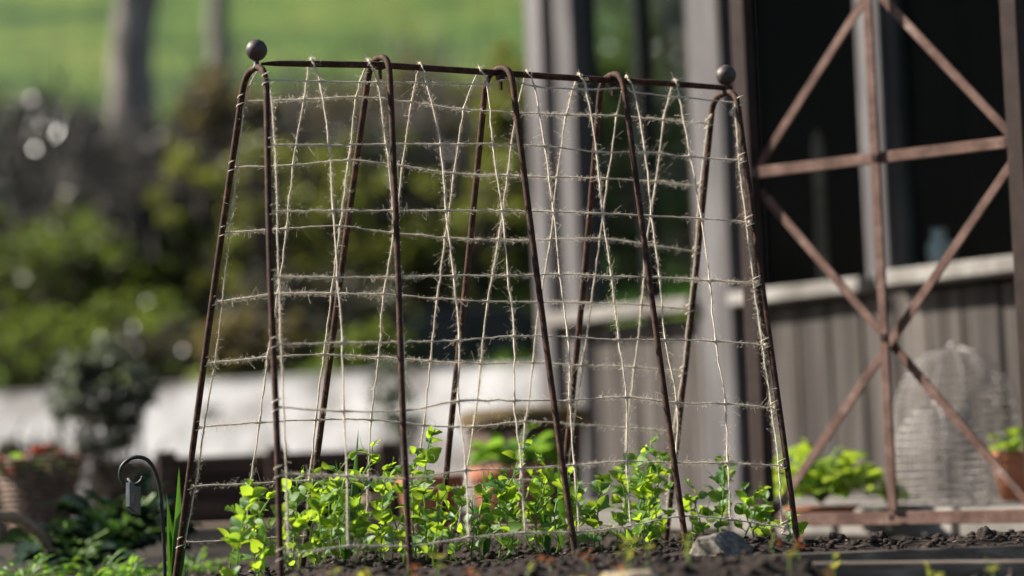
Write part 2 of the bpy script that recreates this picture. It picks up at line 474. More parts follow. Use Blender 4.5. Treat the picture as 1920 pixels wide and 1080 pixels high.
# bed of soil under the trellis
def bedz(x, y):
    e = min(1, max(0, (x + 0.62) / 0.35))
    z = -0.045 * (1 - e) + 0.004
    z += 0.018 * noise.noise(V((x * 5, y * 5, 0))) + 0.010 * noise.noise(V((x * 17, y * 17, 4))) + 0.006 * noise.noise(V((x * 45, y * 45, 9)))
    if x > 0.36:
        e = min(1, (x - 0.36) / 0.08)
        z -= 0.008 * e
        z -= 0.03 * e * min(1, max(0, (3.72 - y) / 0.06))
        z -= 0.035 * e * min(1, max(0, (y - 4.3) / 0.2))
    f = min((y - 3.05) / 0.25, (5.15 - y) / 0.15, (x + 1.5) / 0.2, (2.3 - x) / 0.2, 1)
    return z - 0.06 * (1 - max(0, f))


bed = gridsheet(frange(-1.5, 2.3, 290), frange(3.05, 5.15, 160), bedz).build('soil_bed', 'soil', smooth=True, kind='structure', label='dark crumbly soil of the pea bed')

# ------------------------------------------------------------------ the pea trellis
APX = [(481, 127), (712, 108), (938, 128), (1148, 140), (1360, 174)]
YA = [3.83, 3.915, 4.0, 4.085, 4.17]
apex = [at(p[0], p[1], y) for p, y in zip(APX, YA)]
rdir = V((apex[4].x - apex[0].x, apex[4].y - apex[0].y, 0)).normalized()
fdir = V((rdir.y, -rdir.x, 0))               # horizontal, towards the viewer and to the right
HALF = 0.205


def face_plane(sgn, off_top):
    a = apex[0] + fdir * sgn * off_top; b = apex[4] + fdir * sgn * off_top
    base = (apex[0] + apex[4]) / 2 + fdir * sgn * HALF; base.z = 0
    return a, (b - a).cross(base - a).normalized()


PF, PR = face_plane(1, 0.034), face_plane(-1, 0.034)       # the hoops' legs
NF, NR = face_plane(1, 0.006), face_plane(-1, 0.006)       # the net

REAR = [((452, 188), (330, 1080)), ((688, 160), (575, 1000)), ((909, 172), (829, 1000)), ((1124, 185), (1050, 990)), ((1334, 215), (1252, 980))]
FRONT = [((500, 172), (526, 1090)), ((731, 142), (768, 1010)), ((962, 162), (1083, 1062)), ((1172, 178), (1286, 1012)), ((1384, 200), (1492, 995))]
root = thing('pea_trellis', V((apex[2].x, 4.0, 0)), 'rusty iron tent-shaped pea trellis of five hoops with ball finials', 'trellis')
leg_end = {}
for i in range(5):
    path = []
    halves = []
    for sgn, (sh, ft), pl in ((-1, REAR[i], PR), (1, FRONT[i], PF)):
        s3, f3 = hit(*sh, *pl), hit(*ft, *pl)
        d = (f3 - s3).normalized()
        t = (-0.07 - s3.z) / d.z
        end = s3 + d * t
        mids = [end + (s3 - end) * k for k in (0, 0.33, 0.66, 1)]
        for q in (1, 2): mids[q] += rdir * random.uniform(-0.003, 0.003)
        halves.append((mids, s3)); leg_end[(i, sgn)] = (s3, d)
    (ma, sa), (mb, sb) = halves
    ap = apex[i]
    # rounded top: leave each leg upward, turn over at the apex
    def arc(s3, ma):
        up = (ma[3] - ma[2]).normalized()
        h = (ap.z - s3.z)
        c1 = s3 + up * h * 0.75
        c2 = ap + (V((s3.x, s3.y, ap.z)) - ap) * 0.55
        return [(1 - t) ** 3 * s3 + 3 * (1 - t) ** 2 * t * c1 + 3 * (1 - t) * t * t * c2 + t ** 3 * ap for t in [k / 8 for k in range(1, 9)]]
    path = smoothpath(ma, 4) + arc(sa, ma) + arc(sb, mb)[::-1][1:] + smoothpath(mb, 4)[::-1]
    MB().tube(path, 0.0050, 8).build('hoop', 'rod', root, True)

RB = [(490, 120), (520, 119), (600, 120), (712, 122), (820, 129), (938, 137), (1040, 144), (1148, 151), (1260, 157), (1372, 166)]
yr = lambda px: 3.83 + (px - 481) / (1360 - 481) * 0.34
rb = [at(x, y, yr(x)) for x, y in RB]
MB().tube(rb, [0.002, 0.0045] + [0.0052] * 7 + [0.004], 8).build('ridge_bar', 'rod', root, True)
for i, (bx, by) in ((0, (481, 94)), (4, (1361, 141))):
    c = at(bx, by, YA[i])
    f = MB().ball(c, 0.0163 if i == 0 else 0.0168, 24, 18).rough(0.035, i + 3).build('ball_finial', 'ball', root, True)
    MB().lathe(V((apex[i].x, apex[i].y, apex[i].z - 0.004)), [(0.006, 0), (0.0075, 0.004), (0.0045, 0.008), (0.004, c.z - apex[i].z - 0.008), (0.007, c.z - apex[i].z - 0.003)], 10).build('neck', 'ball', f, True)
for i in (1, 2, 3):
    p = at(APX[i][0], APX[i][1] + 12, YA[i])
    bo = MB().tube([p, p - V((0, 0, 0.024))], 0.0032, 6).build('bolt', 'rod', root)
    MB().lathe(p - V((0, 0, 0.008)), [(0.0075, 0), (0.0075, 0.007)], 6).build('nut', 'rod', bo)

# ------------------------------------------------------------------ the jute net
FV = [
    [(505, 165), (514, 272), (518, 398), (521, 520), (525, 645), (530, 765), (535, 890), (538, 1040)],
    [(583, 118), (600, 153), (617, 272), (625, 395), (633, 520), (642, 643), (645, 771), (651, 893), (652, 1024)],
    [(690, 120), (708, 155), (724, 270), (738, 395), (749, 519), (756, 641), (760, 770), (765, 897), (769, 1024)],
    [(788, 126), (800, 155), (826, 270), (836, 395), (851, 517), (861, 638), (860, 752), (874, 882), (879, 1008)],
    [(899, 134), (914, 158), (924, 270), (942, 395), (953, 517), (965, 630), (964, 751), (978, 878), (984, 999)],
    [(988, 140), (1002, 162), (1022, 274), (1038, 397), (1050, 514), (1065, 632), (1069, 750), (1077, 872), (1086, 997)],
    [(1085, 146), (1100, 168), (1118, 285), (1130, 400), (1146, 518), (1160, 637), (1175, 745), (1175, 865), (1183, 986)],
    [(1175, 151), (1190, 173), (1210, 285), (1222, 405), (1237, 520), (1247, 637), (1270, 756), (1268, 868), (1277, 968)],
    [(1265, 157), (1274, 182), (1295, 294), (1315, 410), (1331, 526), (1342, 640), (1360, 757), (1365, 868), (1370, 974)],
    [(1384, 192), (1392, 300), (1406, 417), (1420, 531), (1436, 647), (1453, 765), (1467, 874), (1472, 990)]]
RV = [
    [(478, 132), (455, 190), (440, 315), (425, 438), (412, 566), (398, 680), (378, 800), (361, 912), (342, 1018)],
    [(583, 118), (570, 187), (550, 310), (537, 429), (521, 551), (502, 670), (487, 792), (470, 907), (460, 1011)],
    [(690, 120), (668, 182), (654, 300), (638, 424), (622, 550), (607, 665), (592, 787), (580, 901), (574, 1005)],
    [(788, 126), (772, 192), (755, 311), (739, 437), (720, 552), (710, 670), (696, 787), (690, 909), (685, 1000)],
    [(899, 134), (870, 205), (852, 325), (835, 445), (820, 560), (807, 677), (795, 797), (780, 914), (774, 1000)],
    [(988, 140), (968, 211), (952, 329), (935, 450), (915, 565), (902, 682), (888, 800), (870, 914), (858, 990)],
    [(1085, 146), (1062, 215), (1045, 332), (1032, 449), (1012, 566), (1000, 680), (987, 790), (976, 900), (968, 985)],
    [(1175, 151), (1157, 217), (1140, 335), (1125, 447), (1109, 568), (1092, 685), (1076, 796), (1062, 905), (1055, 985)],
    [(1265, 157), (1245, 225), (1230, 340), (1212, 458), (1203, 572), (1190, 689), (1175, 802), (1172, 914), (1165, 985)],
    [(1337, 215), (1330, 232), (1315, 351), (1306, 472), (1294, 580), (1282, 697), (1264, 810), (1256, 918), (1250, 985)]]
rnd = random.Random(3)


def sagpath(pts, sub, amp):
    out = smoothpath(pts, sub)
    return [p + V((rnd.gauss(0, amp), rnd.gauss(0, amp), rnd.gauss(0, amp))) for p in out]


net = thing('jute_net', V((apex[2].x, 4.0, 0.4)), 'hairy natural jute netting with square mesh hung over the iron pea trellis', 'net')


def strand(name, pts, sub=7, amp=0.0004, rad=0.00115, bulge=()):
    path = sagpath(pts, sub, amp)
    rr = [rad * rnd.uniform(0.85, 1.2) for _ in path]
    for k in bulge:
        q = min(k * sub, len(rr) - 1); rr[q] = rad * 1.9
    o = MB().tube(path, rr, 5).build(name, 'jute', net, True)
    fz = MB()
    dens = rnd.uniform(0.55, 1.15)
    off = rnd.random() * 99
    for a, b in zip(path[:-1], path[1:]):
        L = (b - a).length; t = (b - a).normalized()
        loc = max(0.15, 0.72 + 1.9 * noise.noise(V((a.x * 9 + off, a.y * 9, a.z * 9))))
        for _ in range(int(L * 1000 * 3.4 * dens * loc + rnd.random())):
            p = a + (b - a) * rnd.random()
            r = V((rnd.gauss(0, 1), rnd.gauss(0, 1), rnd.gauss(0, 1) - 0.35))
            r += t * rnd.gauss(0, 1.1)
            r.normalize()
            ln = rnd.uniform(0.0018, 0.0080) if rnd.random() < 0.94 else rnd.uniform(0.008, 0.018)
            wv = r.cross(t)
            if wv.length < 1e-4: continue
            wv = (wv.normalized() + t * rnd.uniform(-1, 1)).normalized() * rnd.uniform(0.00011, 0.0002)
            bend = V((rnd.gauss(0, 1), rnd.gauss(0, 1), rnd.gauss(0, 1))) * ln * 0.42
            m1 = p + r * ln * 0.55 + bend; e = p + r * ln + bend * 0.2
            fz.add([p - wv, p + wv, m1 + wv, m1 - wv, e], [(0, 1, 2, 3), (3, 2, 4)])
    fz.build('fuzz', 'fuzz', o, kind='stuff')
    return o


def on(px, py, pl): return hit(px, py, *pl)


# upright strands, each one thrown over the ridge bar
for i in range(10):
    if 0 < i < 9:
        fr = [on(x, y, NF) for x, y in FV[i][1:]]
        re = [on(x, y, NR) for x, y in RV[i][1:]]
        bx = FV[i][0][0]
        bar = at(bx, FV[i][0][1], yr(bx))
        top = [bar + fdir * -0.006 + V((0, 0, 0.001)), bar + V((0, 0, 0.0068)), bar + fdir * 0.0065 + V((0, 0, 0.0005))]
        strand('upright_strand', re[::-1] + top + fr, 6, 0.0005, bulge=list(range(1, 8)) + list(range(len(re) + 3, len(re) + 10)))
    else:
        strand('upright_strand', [on(x, y, PF) + fdir * -0.004 + rdir * (0.003 if i == 0 else -0.004) for x, y in FV[i]], 7)
        strand('upright_strand', [on(x, y, PR) + fdir * 0.004 + rdir * (0.003 if i == 0 else -0.004) for x, y in RV[i]], 7)

H_END = [(498, 150)]
F_ends = [(506, 271), (509, 397), (512, 519), (515, 645), (519, 763), (523, 887), (527, 1042)]
G_ends = [(453, 190), (436, 314), (419, 436), (402, 567), (388, 681), (371, 801), (356, 912), (340, 1018)]
kn = MB().ball((0, 0, 0), 1, 7, 5, 0.25, seed=5).mesh('knot', 'jute', True)


def knot(p, s):
    link('knot', kn, net, Matrix.Translation(p - net.location) @ Matrix.Diagonal((s * rnd.uniform(0.8, 1.3), s * rnd.uniform(0.8, 1.2), s * rnd.uniform(0.8, 1.4), 1)))


# level strands of the front face
rowF = [[(500, 150), (600, 153), (708, 155), (800, 155), (914, 158), (938, 151), (965, 150), (1002, 162), (1100, 168), (1150, 166), (1178, 166), (1190, 173), (1274, 182), (1388, 193)]]
for r in range(1, 8):
    row = [F_ends[r - 1]]
    for i in range(1, 9): row.append(FV[i][r + 1] if r + 1 < len(FV[i]) else FV[i][-1])
    row.append(FV[9][r])
    rowF.append(row)
for row in rowF:
    pts = [on(row[0][0], row[0][1], PF)] + [on(x, y, NF) for x, y in row[1:-1]] + [on(row[-1][0], row[-1][1], PF)]
    strand('level_strand', pts, 7, bulge=range(1, len(pts) - 1))
    knot(pts[0], 0.0036); knot(pts[-1], 0.0042)
    for q in (pts[1:-1] if row is not rowF[0] else []): knot(q, rnd.uniform(0.0017, 0.0026))
    for q, wr in ((pts[0], 0), (pts[-1], 1)):
        d = leg_end[(4 if wr else 0, 1)][1]
        MB().tube([q + d * 0.002 * k + fdir * 0.0066 * sin(k * 0.9) + rdir * 0.0066 * cos(k * 0.9) for k in range(-6, 7)], 0.001, 4).build('wrap', 'jute', net, True)
# and of the rear face
for r in range(1, 9):
    row = [G_ends[r - 1]]
    for i in range(1, 9): row.append(RV[i][r])
    row.append(RV[9][r])
    pts = [on(row[0][0], row[0][1], PR)] + [on(x, y, NR) for x, y in row[1:-1]] + [on(row[-1][0], row[-1][1], PR)]
    strand('level_strand', pts, 7, bulge=range(1, len(pts) - 1))
    knot(pts[0], 0.0038); knot(pts[-1], 0.0036)
    for q in pts[1:-1]: knot(q, rnd.uniform(0.0017, 0.0026))
    for q, wr in ((pts[0], 0), (pts[-1], 1)):
        d = leg_end[(4 if wr else 0, -1)][1]
        MB().tube([q + d * 0.002 * k + fdir * 0.0066 * sin(k * 0.9) + rdir * 0.0066 * cos(k * 0.9) for k in range(-5, 6)], 0.001, 4).build('wrap', 'jute', net, True)
# frayed tie at the right end
tp = on(1376, 200, PF)
fr_ = MB()
for _ in range(60):
    d = V((rnd.gauss(-0.3, 0.25), rnd.gauss(0, 0.25), -1)).normalized() * rnd.uniform(0.008, 0.018)
    wv = V((0.0003, 0.0001, 0))
    fr_.add([tp - wv, tp + wv, tp + d * 0.6 + wv, tp + d], [(0, 1, 2), (0, 2, 3)])
fr_.build('frayed_tie', 'fuzz', net, kind='stuff')

# ------------------------------------------------------------------ pea plants
PEA = [leafmesh('pea_leaflet', mt, W, fo, cu, 6, wave=wv) for mt, W, fo, cu, wv in
       (('pea', 0.78, 0.25, 0.35, 0.0), ('pea', 0.86, 0.12, 0.2, 0.02), ('pea', 0.72, 0.5, 0.3, 0.01), ('peablue', 0.8, 0.3, 0.4, 0.02), ('peablue', 0.74, 0.6, 0.2, 0.0))]


def pea_plant(px, off, topy, lean, seed, label, group=None, basey=None):
    rn = random.Random(seed * 13 + 5)
    Y = yr(px) + off
    base = at(px, 1040, Y); base.z = bedz(base.x, Y) - 0.004
    top = at(px + lean, topy, Y + rn.uniform(-0.02, 0.02))
    h = max(0.04, top.z - base.z - 0.012)
    axis = top - base
    rt = thing('pea_plant', base, label, 'pea plant', group)
    n = max(3, int(h / 0.0195))
    nodes = []
    bow = V((rn.gauss(0, 0.012), rn.gauss(0, 0.01), 0))
    for i in range(n + 1):
        t = i / n
        p = axis * t * (h / axis.z if axis.z > 1e-3 else 1) + bow * sin(pi * t)
        p += V((rn.gauss(0, 0.0022), rn.gauss(0, 0.0022), 0)) * (1 if i else 0)
        nodes.append(p)
    st = MB()
    st.tube(smoothpath(nodes, 3), [0.0017 - 0.0007 * k / (3 * n) for k in range(3 * n + 1)], 5)
    az0 = rn.random() * 6.3
    blue = rn.random()
    leaves, tends = [], []
    for i in range(1, n + 1):
        p = nodes[i]; t = i / n
        az = az0 + i * pi + rn.gauss(0, 0.5)
        out = V((cos(az), sin(az), 0))
        side = V((-out.y, out.x, 0))
        size = (0.0112 + 0.0118 * sin(pi * min(1, t * 0.75 + 0.05))) * rn.uniform(0.85, 1.2)
        if i == n: size *= 0.8
        for sg in (-1, 1):                                  # stipules clasp the stem
            if rn.random() < 0.6:
                d = out * 0.5 + side * sg * 0.7 + V((0, 0, rn.uniform(0.3, 1.0)))
                leaves.append((p, d, V((0, -0.4, 0.5)) - out + side * -sg * 0.6, size * rn.uniform(0.75, 1.05)))
        pl = rn.uniform(0.008, 0.024) * (0.6 if i == n else 1)
        pd = (out + V((0, 0, rn.uniform(0.4, 1.3)))).normalized()
        e = p + pd * pl + V((0, 0, -0.1 * pl))
        st.tube([p, p + pd * pl * 0.5 + V((0, 0, 0.001)), e], 0.0008, 4)
        for q in ((1.0,) if rn.random() < 0.6 else (0.62, 1.0)):
            b = p + (e - p) * q
            for sg in (-1, 1):
                d = pd * rn.uniform(0.2, 0.8) + side * sg + V((0, 0, rn.uniform(-0.3, 1.1)))
                leaves.append((b, d, V((rn.gauss(0, 0.8), rn.gauss(-0.5, 0.8), 0.8)), size * rn.uniform(0.85, 1.15)))
        if i >= n - 3 and rn.random() < 0.75:               # tendril
            tp_, dd = [e], pd.copy()
            cur = rn.uniform(-1, 1)
            ax_ = V((rn.gauss(0, 1), rn.gauss(0, 1), rn.gauss(0, 1))).normalized()
            for k in range(12):
                dd = (Matrix.Rotation(0.10 + 0.06 * k * abs(cur), 3, ax_) @ dd)
                tp_.append(tp_[-1] + dd * 0.0034 * (1 - k * 0.04))
            tends.append(tp_)
    so = st.build('stem', 'peastem', None, True)
    so.parent = rt
    for p, d, nr, sz in leaves:
        k = rn.choice((0, 1, 2)) if rn.random() > 0.18 + 0.25 * (blue > 0.7) else rn.choice((3, 4))
        link('leaf', PEA[k], rt, frame(p, d, nr, (sz, sz, sz)))
    for tpt in tends:
        to = MB().tube(tpt, [0.0006 - 0.0003 * k / 12 for k in range(13)], 4).build('tendril', 'peastem', None, True)
        to.parent = rt
    return rt


G = 'pea plants growing under the net'
PL = [  # x, depth off the ridge, top y, lean, label
    (425, 0.04, 905, 52, 'straggling pea stem leaning right, leftmost of all the peas'),
    (470, -0.05, 955, 25, 'short pea plant just left of the leftmost front leg'),
    (552, 0.10, 890, 8, 'pea plant with bright leaf just right of the leftmost front leg'),
    (560, -0.12, 965, -6, None),
    (600, 0.02, 930, 6, None),
    (632, -0.08, 890, 14, 'pea plant under the first upright net strand right of the leftmost hoop'),
    (650, 0.14, 905, -10, None),
    (688, 0.05, 826, 12, 'tall pea plant with curling tendrils, just left of the second hoop'),
    (668, -0.14, 960, 5, None),
    (708, -0.06, 905, 6, None),
    (735, 0.12, 950, -8, None),
    (752, -0.15, 985, 10, 'low pea plant at the foot of the second hoop'),
    (786, 0.06, 842, -4, 'tall thin pea plant just right of the second hoop'),
    (800, -0.02, 812, 5, 'tallest pea plant, topped by pale leaves right of the second hoop'),
    (815, -0.13, 985, 8, None),
    (846, 0.02, 945, 8, None),
    (870, -0.10, 955, -6, None),
    (905, 0.05, 925, 8, None),
    (925, -0.14, 985, 4, None),
    (948, 0.10, 880, 8, 'pale pea plant with a tendril, left of the tall one by the third hoop'),
    (975, -0.02, 828, 8, 'tall yellow-green pea plant near the middle, beside the third hoop'),
    (1005, 0.13, 900, -4, None),
    (1030, 0.06, 862, -6, 'slim upright pea plant touching the third hoop front leg'),
    (1040, -0.08, 950, 6, None),
    (1090, 0.08, 905, -8, 'pea plant just right of the third hoop front leg'),
    (1112, -0.12, 955, -4, 'short dark pea plant right of the third hoop foot'),
    (1150, 0.10, 875, 12, 'bushy pea plant left of the tall one by the fourth hoop'),
    (1215, 0.06, 822, 8, 'tall pea plant with two round pale leaves by the fourth hoop'),
    (1195, -0.05, 900, 10, None),
    (1165, -0.17, 1000, 10, 'tiny pea seedling with one pale leaf in the bare gap'),
    (1228, -0.10, 960, -2, 'pea plant left of the flat grey stone'),
    (1255, 0.04, 900, -12, None),
    (1345, -0.05, 862, 10, 'tall bright pea plant behind the flat grey stone'),
    (1325, -0.02, 935, -22, 'pea plant leaning left behind the flat grey stone'),
    (1390, 0.02, 915, 2, 'pea plant between the stone and the rightmost front leg'),
    (1415, -0.06, 945, -6, None),
    (1445, -0.02, 965, 2, 'low bluish pea plant beside the rightmost front leg'),
    (448, -0.06, 940, 14, 'short pea plant between the leftmost straggling stem and the leftmost front leg'), (500, 0.06, 925, 6, 'pea plant half hidden behind the leftmost front leg'),
    (540, -0.04, 930, 4, None), (615, -0.1, 945, -4, None), (885, -0.04, 940, 0, None), (1130, 0.0, 915, 4, None), (1300, 0.06, 925, 6, None),
    (585, 0.15, 905, 4, None), (640, 0.08, 870, 6, None), (720, 0.16, 890, 4, None), (770, 0.14, 925, 6, None),
    (830, 0.13, 930, 6, None), (935, 0.02, 915, -4, None), (1015, -0.04, 915, 6, None),
    (1065, 0.14, 900, 4, None), (1178, 0.14, 880, 6, None), (1205, 0.02, 860, -2, None), (1240, 0.14, 870, 4, None),
    (1365, 0.08, 890, -4, None), (1430, 0.08, 930, 6, None),
    (1462, -0.13, 1000, 10, 'pea shoot trailing right, rightmost of all the peas'),
]
ORD = ['first', 'second', 'third', 'fourth', 'fifth', 'sixth', 'seventh', 'eighth', 'ninth', 'tenth', 'eleventh', 'twelfth', 'thirteenth', 'fourteenth']
LEGX = [(528, 'leftmost'), (768, 'second'), (1080, 'third'), (1284, 'fourth')]
cnt = {}
for k, (px, off, ty, ln, lb) in enumerate(sorted(PL, key=lambda r: r[0])):
    if lb is None:
        leg = [t for x_, t in LEGX if px >= x_][-1]
        row = 'front' if off < 0.03 else 'rear'
        cnt[(leg, row)] = cnt.get((leg, row), 0) + 1
        lb = 'leafy pea plant in the %s row, %s one right of the %s front leg' % (row, ORD[cnt[(leg, row)] - 1], leg)
    pea_plant(px, off, ty - (22 if lb.startswith('leafy') else 4), ln, k, lb, G)

# ------------------------------------------------------------------ strap-leaved plants between the peas
STRAP = []
for q in range(3):
    b = MB(); vs, fs = [], []
    for i in range(13):
        t = i / 12
        wd = 0.5 * (0.55 + 0.45 * sin(pi * min(1, t * 1.25))) * (1 - max(0, t - 0.55) / 0.45) ** 0.8 + 0.01
        bend = (0.05, 0.25, -0.18)[q]
        for sx in (-1, 0, 1):
            vs.append((sx * wd * 0.16, t, bend * t * t * 0.4 + abs(sx) * wd * 0.10))
    for i in range(12):
        for k in (0, 1):
            a = i * 3 + k; fs.append((a, a + 1, a + 4, a + 3))
    b.add(vs, fs); STRAP.append(b.mesh('blade', 'garlic', True))


def strap_plant(px, Y, blades, label, name='garlic_plant', cat='plant', z=None):
    base = at(px, 1040, Y); base.z = bedz(base.x, Y) - 0.01 if z is None else z
    rt = thing(name, base, label, cat, 'strap-leaved shoots in the bed')
    for tipx, tipy, k, wd in blades:
        tip = at(tipx, tipy, Y) - base
        link('blade', STRAP[k], rt, frame(V((0, 0, 0)), tip, V((0.75, -0.6, 0.3)), (tip.length * wd, tip.length, tip.length)))
    return rt


strap_plant(318, 4.10, [(332, 876, 0, 0.8), (322, 925, 2, 0.6), (300, 940, 1, 0.6), (343, 960, 1, 0.5)], 'dark green strap-leaved shoot beside the leftmost rear leg', z=-0.055)
strap_plant(640, 4.06, [(668, 806, 0, 0.5), (640, 862, 2, 0.6)], 'single tall strap leaf standing above the peas left of the second hoop')
strap_plant(486, 4.02, [(482, 925, 0, 0.7)], 'strap leaf among the leftmost peas')
strap_plant(906, 4.15, [(903, 878, 0, 0.8), (918, 884, 2, 0.7), (895, 930, 1, 0.7)], 'pair of strap leaves in front of the terracotta pot')
strap_plant(1022, 4.12, [(1016, 862, 0, 0.8), (1006, 900, 2, 0.9)], 'strap leaves just left of the third front leg')
strap_plant(1045, 4.2, [(1043, 845, 0, 0.7)], 'strap leaf hidden behind the third front leg')

# ------------------------------------------------------------------ hooked plant label
hk = thing('label_hook', V((at(306, 1080, 3.95).x, 3.95, -0.05)), 'black iron crook hook holding a slate plant tag', 'plant marker')
HP = [(309, 1100), (308, 1040), (305, 980), (301, 925), (293, 890), (280, 866), (262, 857), (243, 861), (229, 874), (225, 890), (231, 905), (243, 911), (256, 908), (265, 901), (268, 893)]
pts = [at(x, y, 3.95) for x, y in HP]; pts[0].z = -0.09
MB().tube(smoothpath(pts, 4), 0.0030, 8).build('rod', 'black', hk, True)
tg = thing('slate_tag', at(243, 912, 3.95), 'small dark slate name tag hanging from the iron crook', 'tag')
q0, q1, q2, q3 = at(236, 905, 3.93), at(257, 914, 3.97), at(257, 966, 3.97), at(236, 950, 3.93)
th = V((0.012, -0.006, 0)) * 0.5
b = MB(); b.add([q0, q1, q2, q3, q0 + th, q1 + th, q2 + th, q3 + th], [(0, 1, 2, 3), (7, 6, 5, 4), (0, 4, 5, 1), (1, 5, 6, 2), (2, 6, 7, 3), (3, 7, 4, 0)])
b.build('plate', 'slate', tg)
MB().tube(smoothpath([at(240, 898, 3.945), at(246, 905, 3.94), at(250, 913, 3.945)], 4), 0.0022, 6).build('eyelet', 'slate', tg, True)

# ------------------------------------------------------------------ rusty braced panel on the right
PA, PB = V((at(1428, 850, 4.92).x, 4.92, 0)), V((at(1942, 850, 4.55).x, 4.55, 0))
pu = (PB - PA).normalized(); pn = V((pu.y, -pu.x, 0))         # pn faces the viewer
pw = (PB - PA).length
BAYH = 0.665
panel = thing('braced_panel', PA.copy(), 'rusty steel panel with crossed diagonal braces between two dark posts', 'garden support')


def pp(u, z, o=0.0): return PA + pu * u + V((0, 0, z)) + pn * o


def flat(name, a, b, wd, th, mat='rust', par=None):
    d = (b - a).normalized(); s = pn.cross(d).normalized()
    return MB().bevelbox((a + b) / 2, (b - a) / 2, s * wd / 2, pn * th / 2, 0.0012).build(name, mat, par or panel)


Z0 = 0.02
for u in (0.0, pw):
    MB().bevelbox(pp(u, 0.72), pu * 0.0165, pn * 0.0165, V((0, 0, 0.79)), 0.002).build('post', 'darkrust', panel)
e = 0.0175
mid = pw * 0.502
flat('base_rail', pp(e, Z0 - 0.002, 0.0), pp(pw - e, Z0 - 0.002, 0.0), 0.024, 0.016)
flat('cross_rail', pp(e, Z0 + BAYH, 0.004), pp(pw - e, Z0 + BAYH, 0.004), 0.021, 0.010)
flat('cross_rail', pp(e, Z0 + 2 * BAYH, 0.004), pp(pw - e, Z0 + 2 * BAYH, 0.004), 0.021, 0.010)
flat('centre_bar', pp(mid, Z0 + 0.012, 0.0135), pp(mid, Z0 + 2 * BAYH, 0.0135), 0.018, 0.007)
for k in (0, 1):
    zb, zt = Z0 + k * BAYH + 0.01, Z0 + (k + 1) * BAYH - 0.035
    flat('diagonal_brace', pp(e, zb, -0.006), pp(pw - e, zt, -0.006), 0.017, 0.005)
    flat('diagonal_brace', pp(e, zt, -0.0125), pp(pw - e, zb, -0.0125), 0.017, 0.005)
    for z in (Z0 + (k + 1) * BAYH, Z0 + (k + 0.5) * BAYH, Z0 if k == 0 else Z0 + 2 * BAYH - 0.03):
        MB().bevelbox(pp(mid, z, 0.019), pu * 0.006, pn * 0.0015, V((0, 0, 0.006)), 0.001).build('bolt', 'darkrust', panel)
    for u in (e, pw - e):
        MB().bevelbox(pp(u, Z0 + (k + 1) * BAYH, 0.011), pu * 0.005, pn * 0.003, V((0, 0, 0.009)), 0.001).build('bracket', 'darkrust', panel)

# ------------------------------------------------------------------ shed
SA, SB = V((at(1030, 850, 7.4).x, 7.4, 0)), V((at(1910, 850, 5.8).x, 5.8, 0))
su = (SB - SA).normalized(); sn = V((su.y, -su.x, 0))         # sn faces out, to the viewer
shed = thing('garden_shed', SA.copy(), 'weathered timber garden shed with dark windows behind the rusty panel', 'shed')


def face_u(px):
    d = ray(px, 700)
    t = (SA - CAM).dot(sn) / d.dot(sn)
    return (CAM + d * t - SA).dot(su)


def sp(u, z, o=0.0): return SA + su * u + V((0, 0, z)) + sn * o


def sbox(name, u0, u1, z0, z1, o0, o1, mat, par=None, bv=0.004):
    c = sp((u0 + u1) / 2, (z0 + z1) / 2, (o0 + o1) / 2)
    return MB().bevelbox(c, su * (u1 - u0) / 2, sn * (o1 - o0) / 2, V((0, 0, (z1 - z0) / 2)), bv).build(name, mat, par or shed)


SILL, HH, END, DEP = 0.55, 2.15, face_u(2030) + 0.8, 1.7
uw = [face_u(x) for x in (1028, 1060, 1074, 1108, 1333, 1398, 1645, 1690, 1990, 2030)]
sbox('corner_post', uw[0], uw[1], 0, HH, -0.09, 0.035, 'post')
sbox('door_post', uw[2], uw[3], 0, HH, -0.07, 0.02, 'post')
sbox('main_post', uw[4], uw[5], 0, HH, -0.06, 0.035, 'post')
sbox('mullion', uw[6], uw[7], SILL, HH, -0.07, 0.02, 'post')
sbox('main_post', uw[8], uw[9] + 0.03, 0, HH, -0.06, 0.03, 'post')
# boards below the sill
u = uw[3] + 0.002; k = 0
rb_ = random.Random(11)
while u < END:
    wd = rb_.uniform(0.105, 0.13)
    if not (u > uw[4] - 0.05 and u + wd < uw[5] + 0.03):
        sbox('board', u, u + wd - 0.006, 0.01 + rb_.uniform(0, 0.01), SILL - 0.04, -0.022 + rb_.uniform(-0.004, 0.003), -0.002 + rb_.uniform(-0.004, 0.003), 'board', bv=0.003)
    u += wd
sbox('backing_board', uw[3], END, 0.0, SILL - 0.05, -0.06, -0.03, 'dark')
sbox('window_sill', uw[1] - 0.02, uw[4] - 0.004, SILL - 0.030, SILL + 0.008, -0.06, 0.065, 'sill')
sbox('window_sill', uw[5] + 0.004, uw[6] + 0.01, SILL - 0.030, SILL + 0.006, -0.06, 0.055, 'sill')
sbox('window_sill', uw[7] + 0.004, uw[8] - 0.004, SILL - 0.026, SILL + 0.012, -0.06, 0.07, 'sill')
for a, b2 in ((uw[3], uw[4]), (uw[5], uw[6]), (uw[7], uw[8]), (uw[9] + 0.03, END)):
    wf = sbox('window', a + 0.001, b2 - 0.001, HH - 0.12, HH - 0.02, -0.05, 0.0, 'post')
    pane = sbox('pane', a + 0.003, b2 - 0.003, SILL + 0.02, HH - 0.12, -0.034, -0.030, 'glass', wf, bv=0.0004)
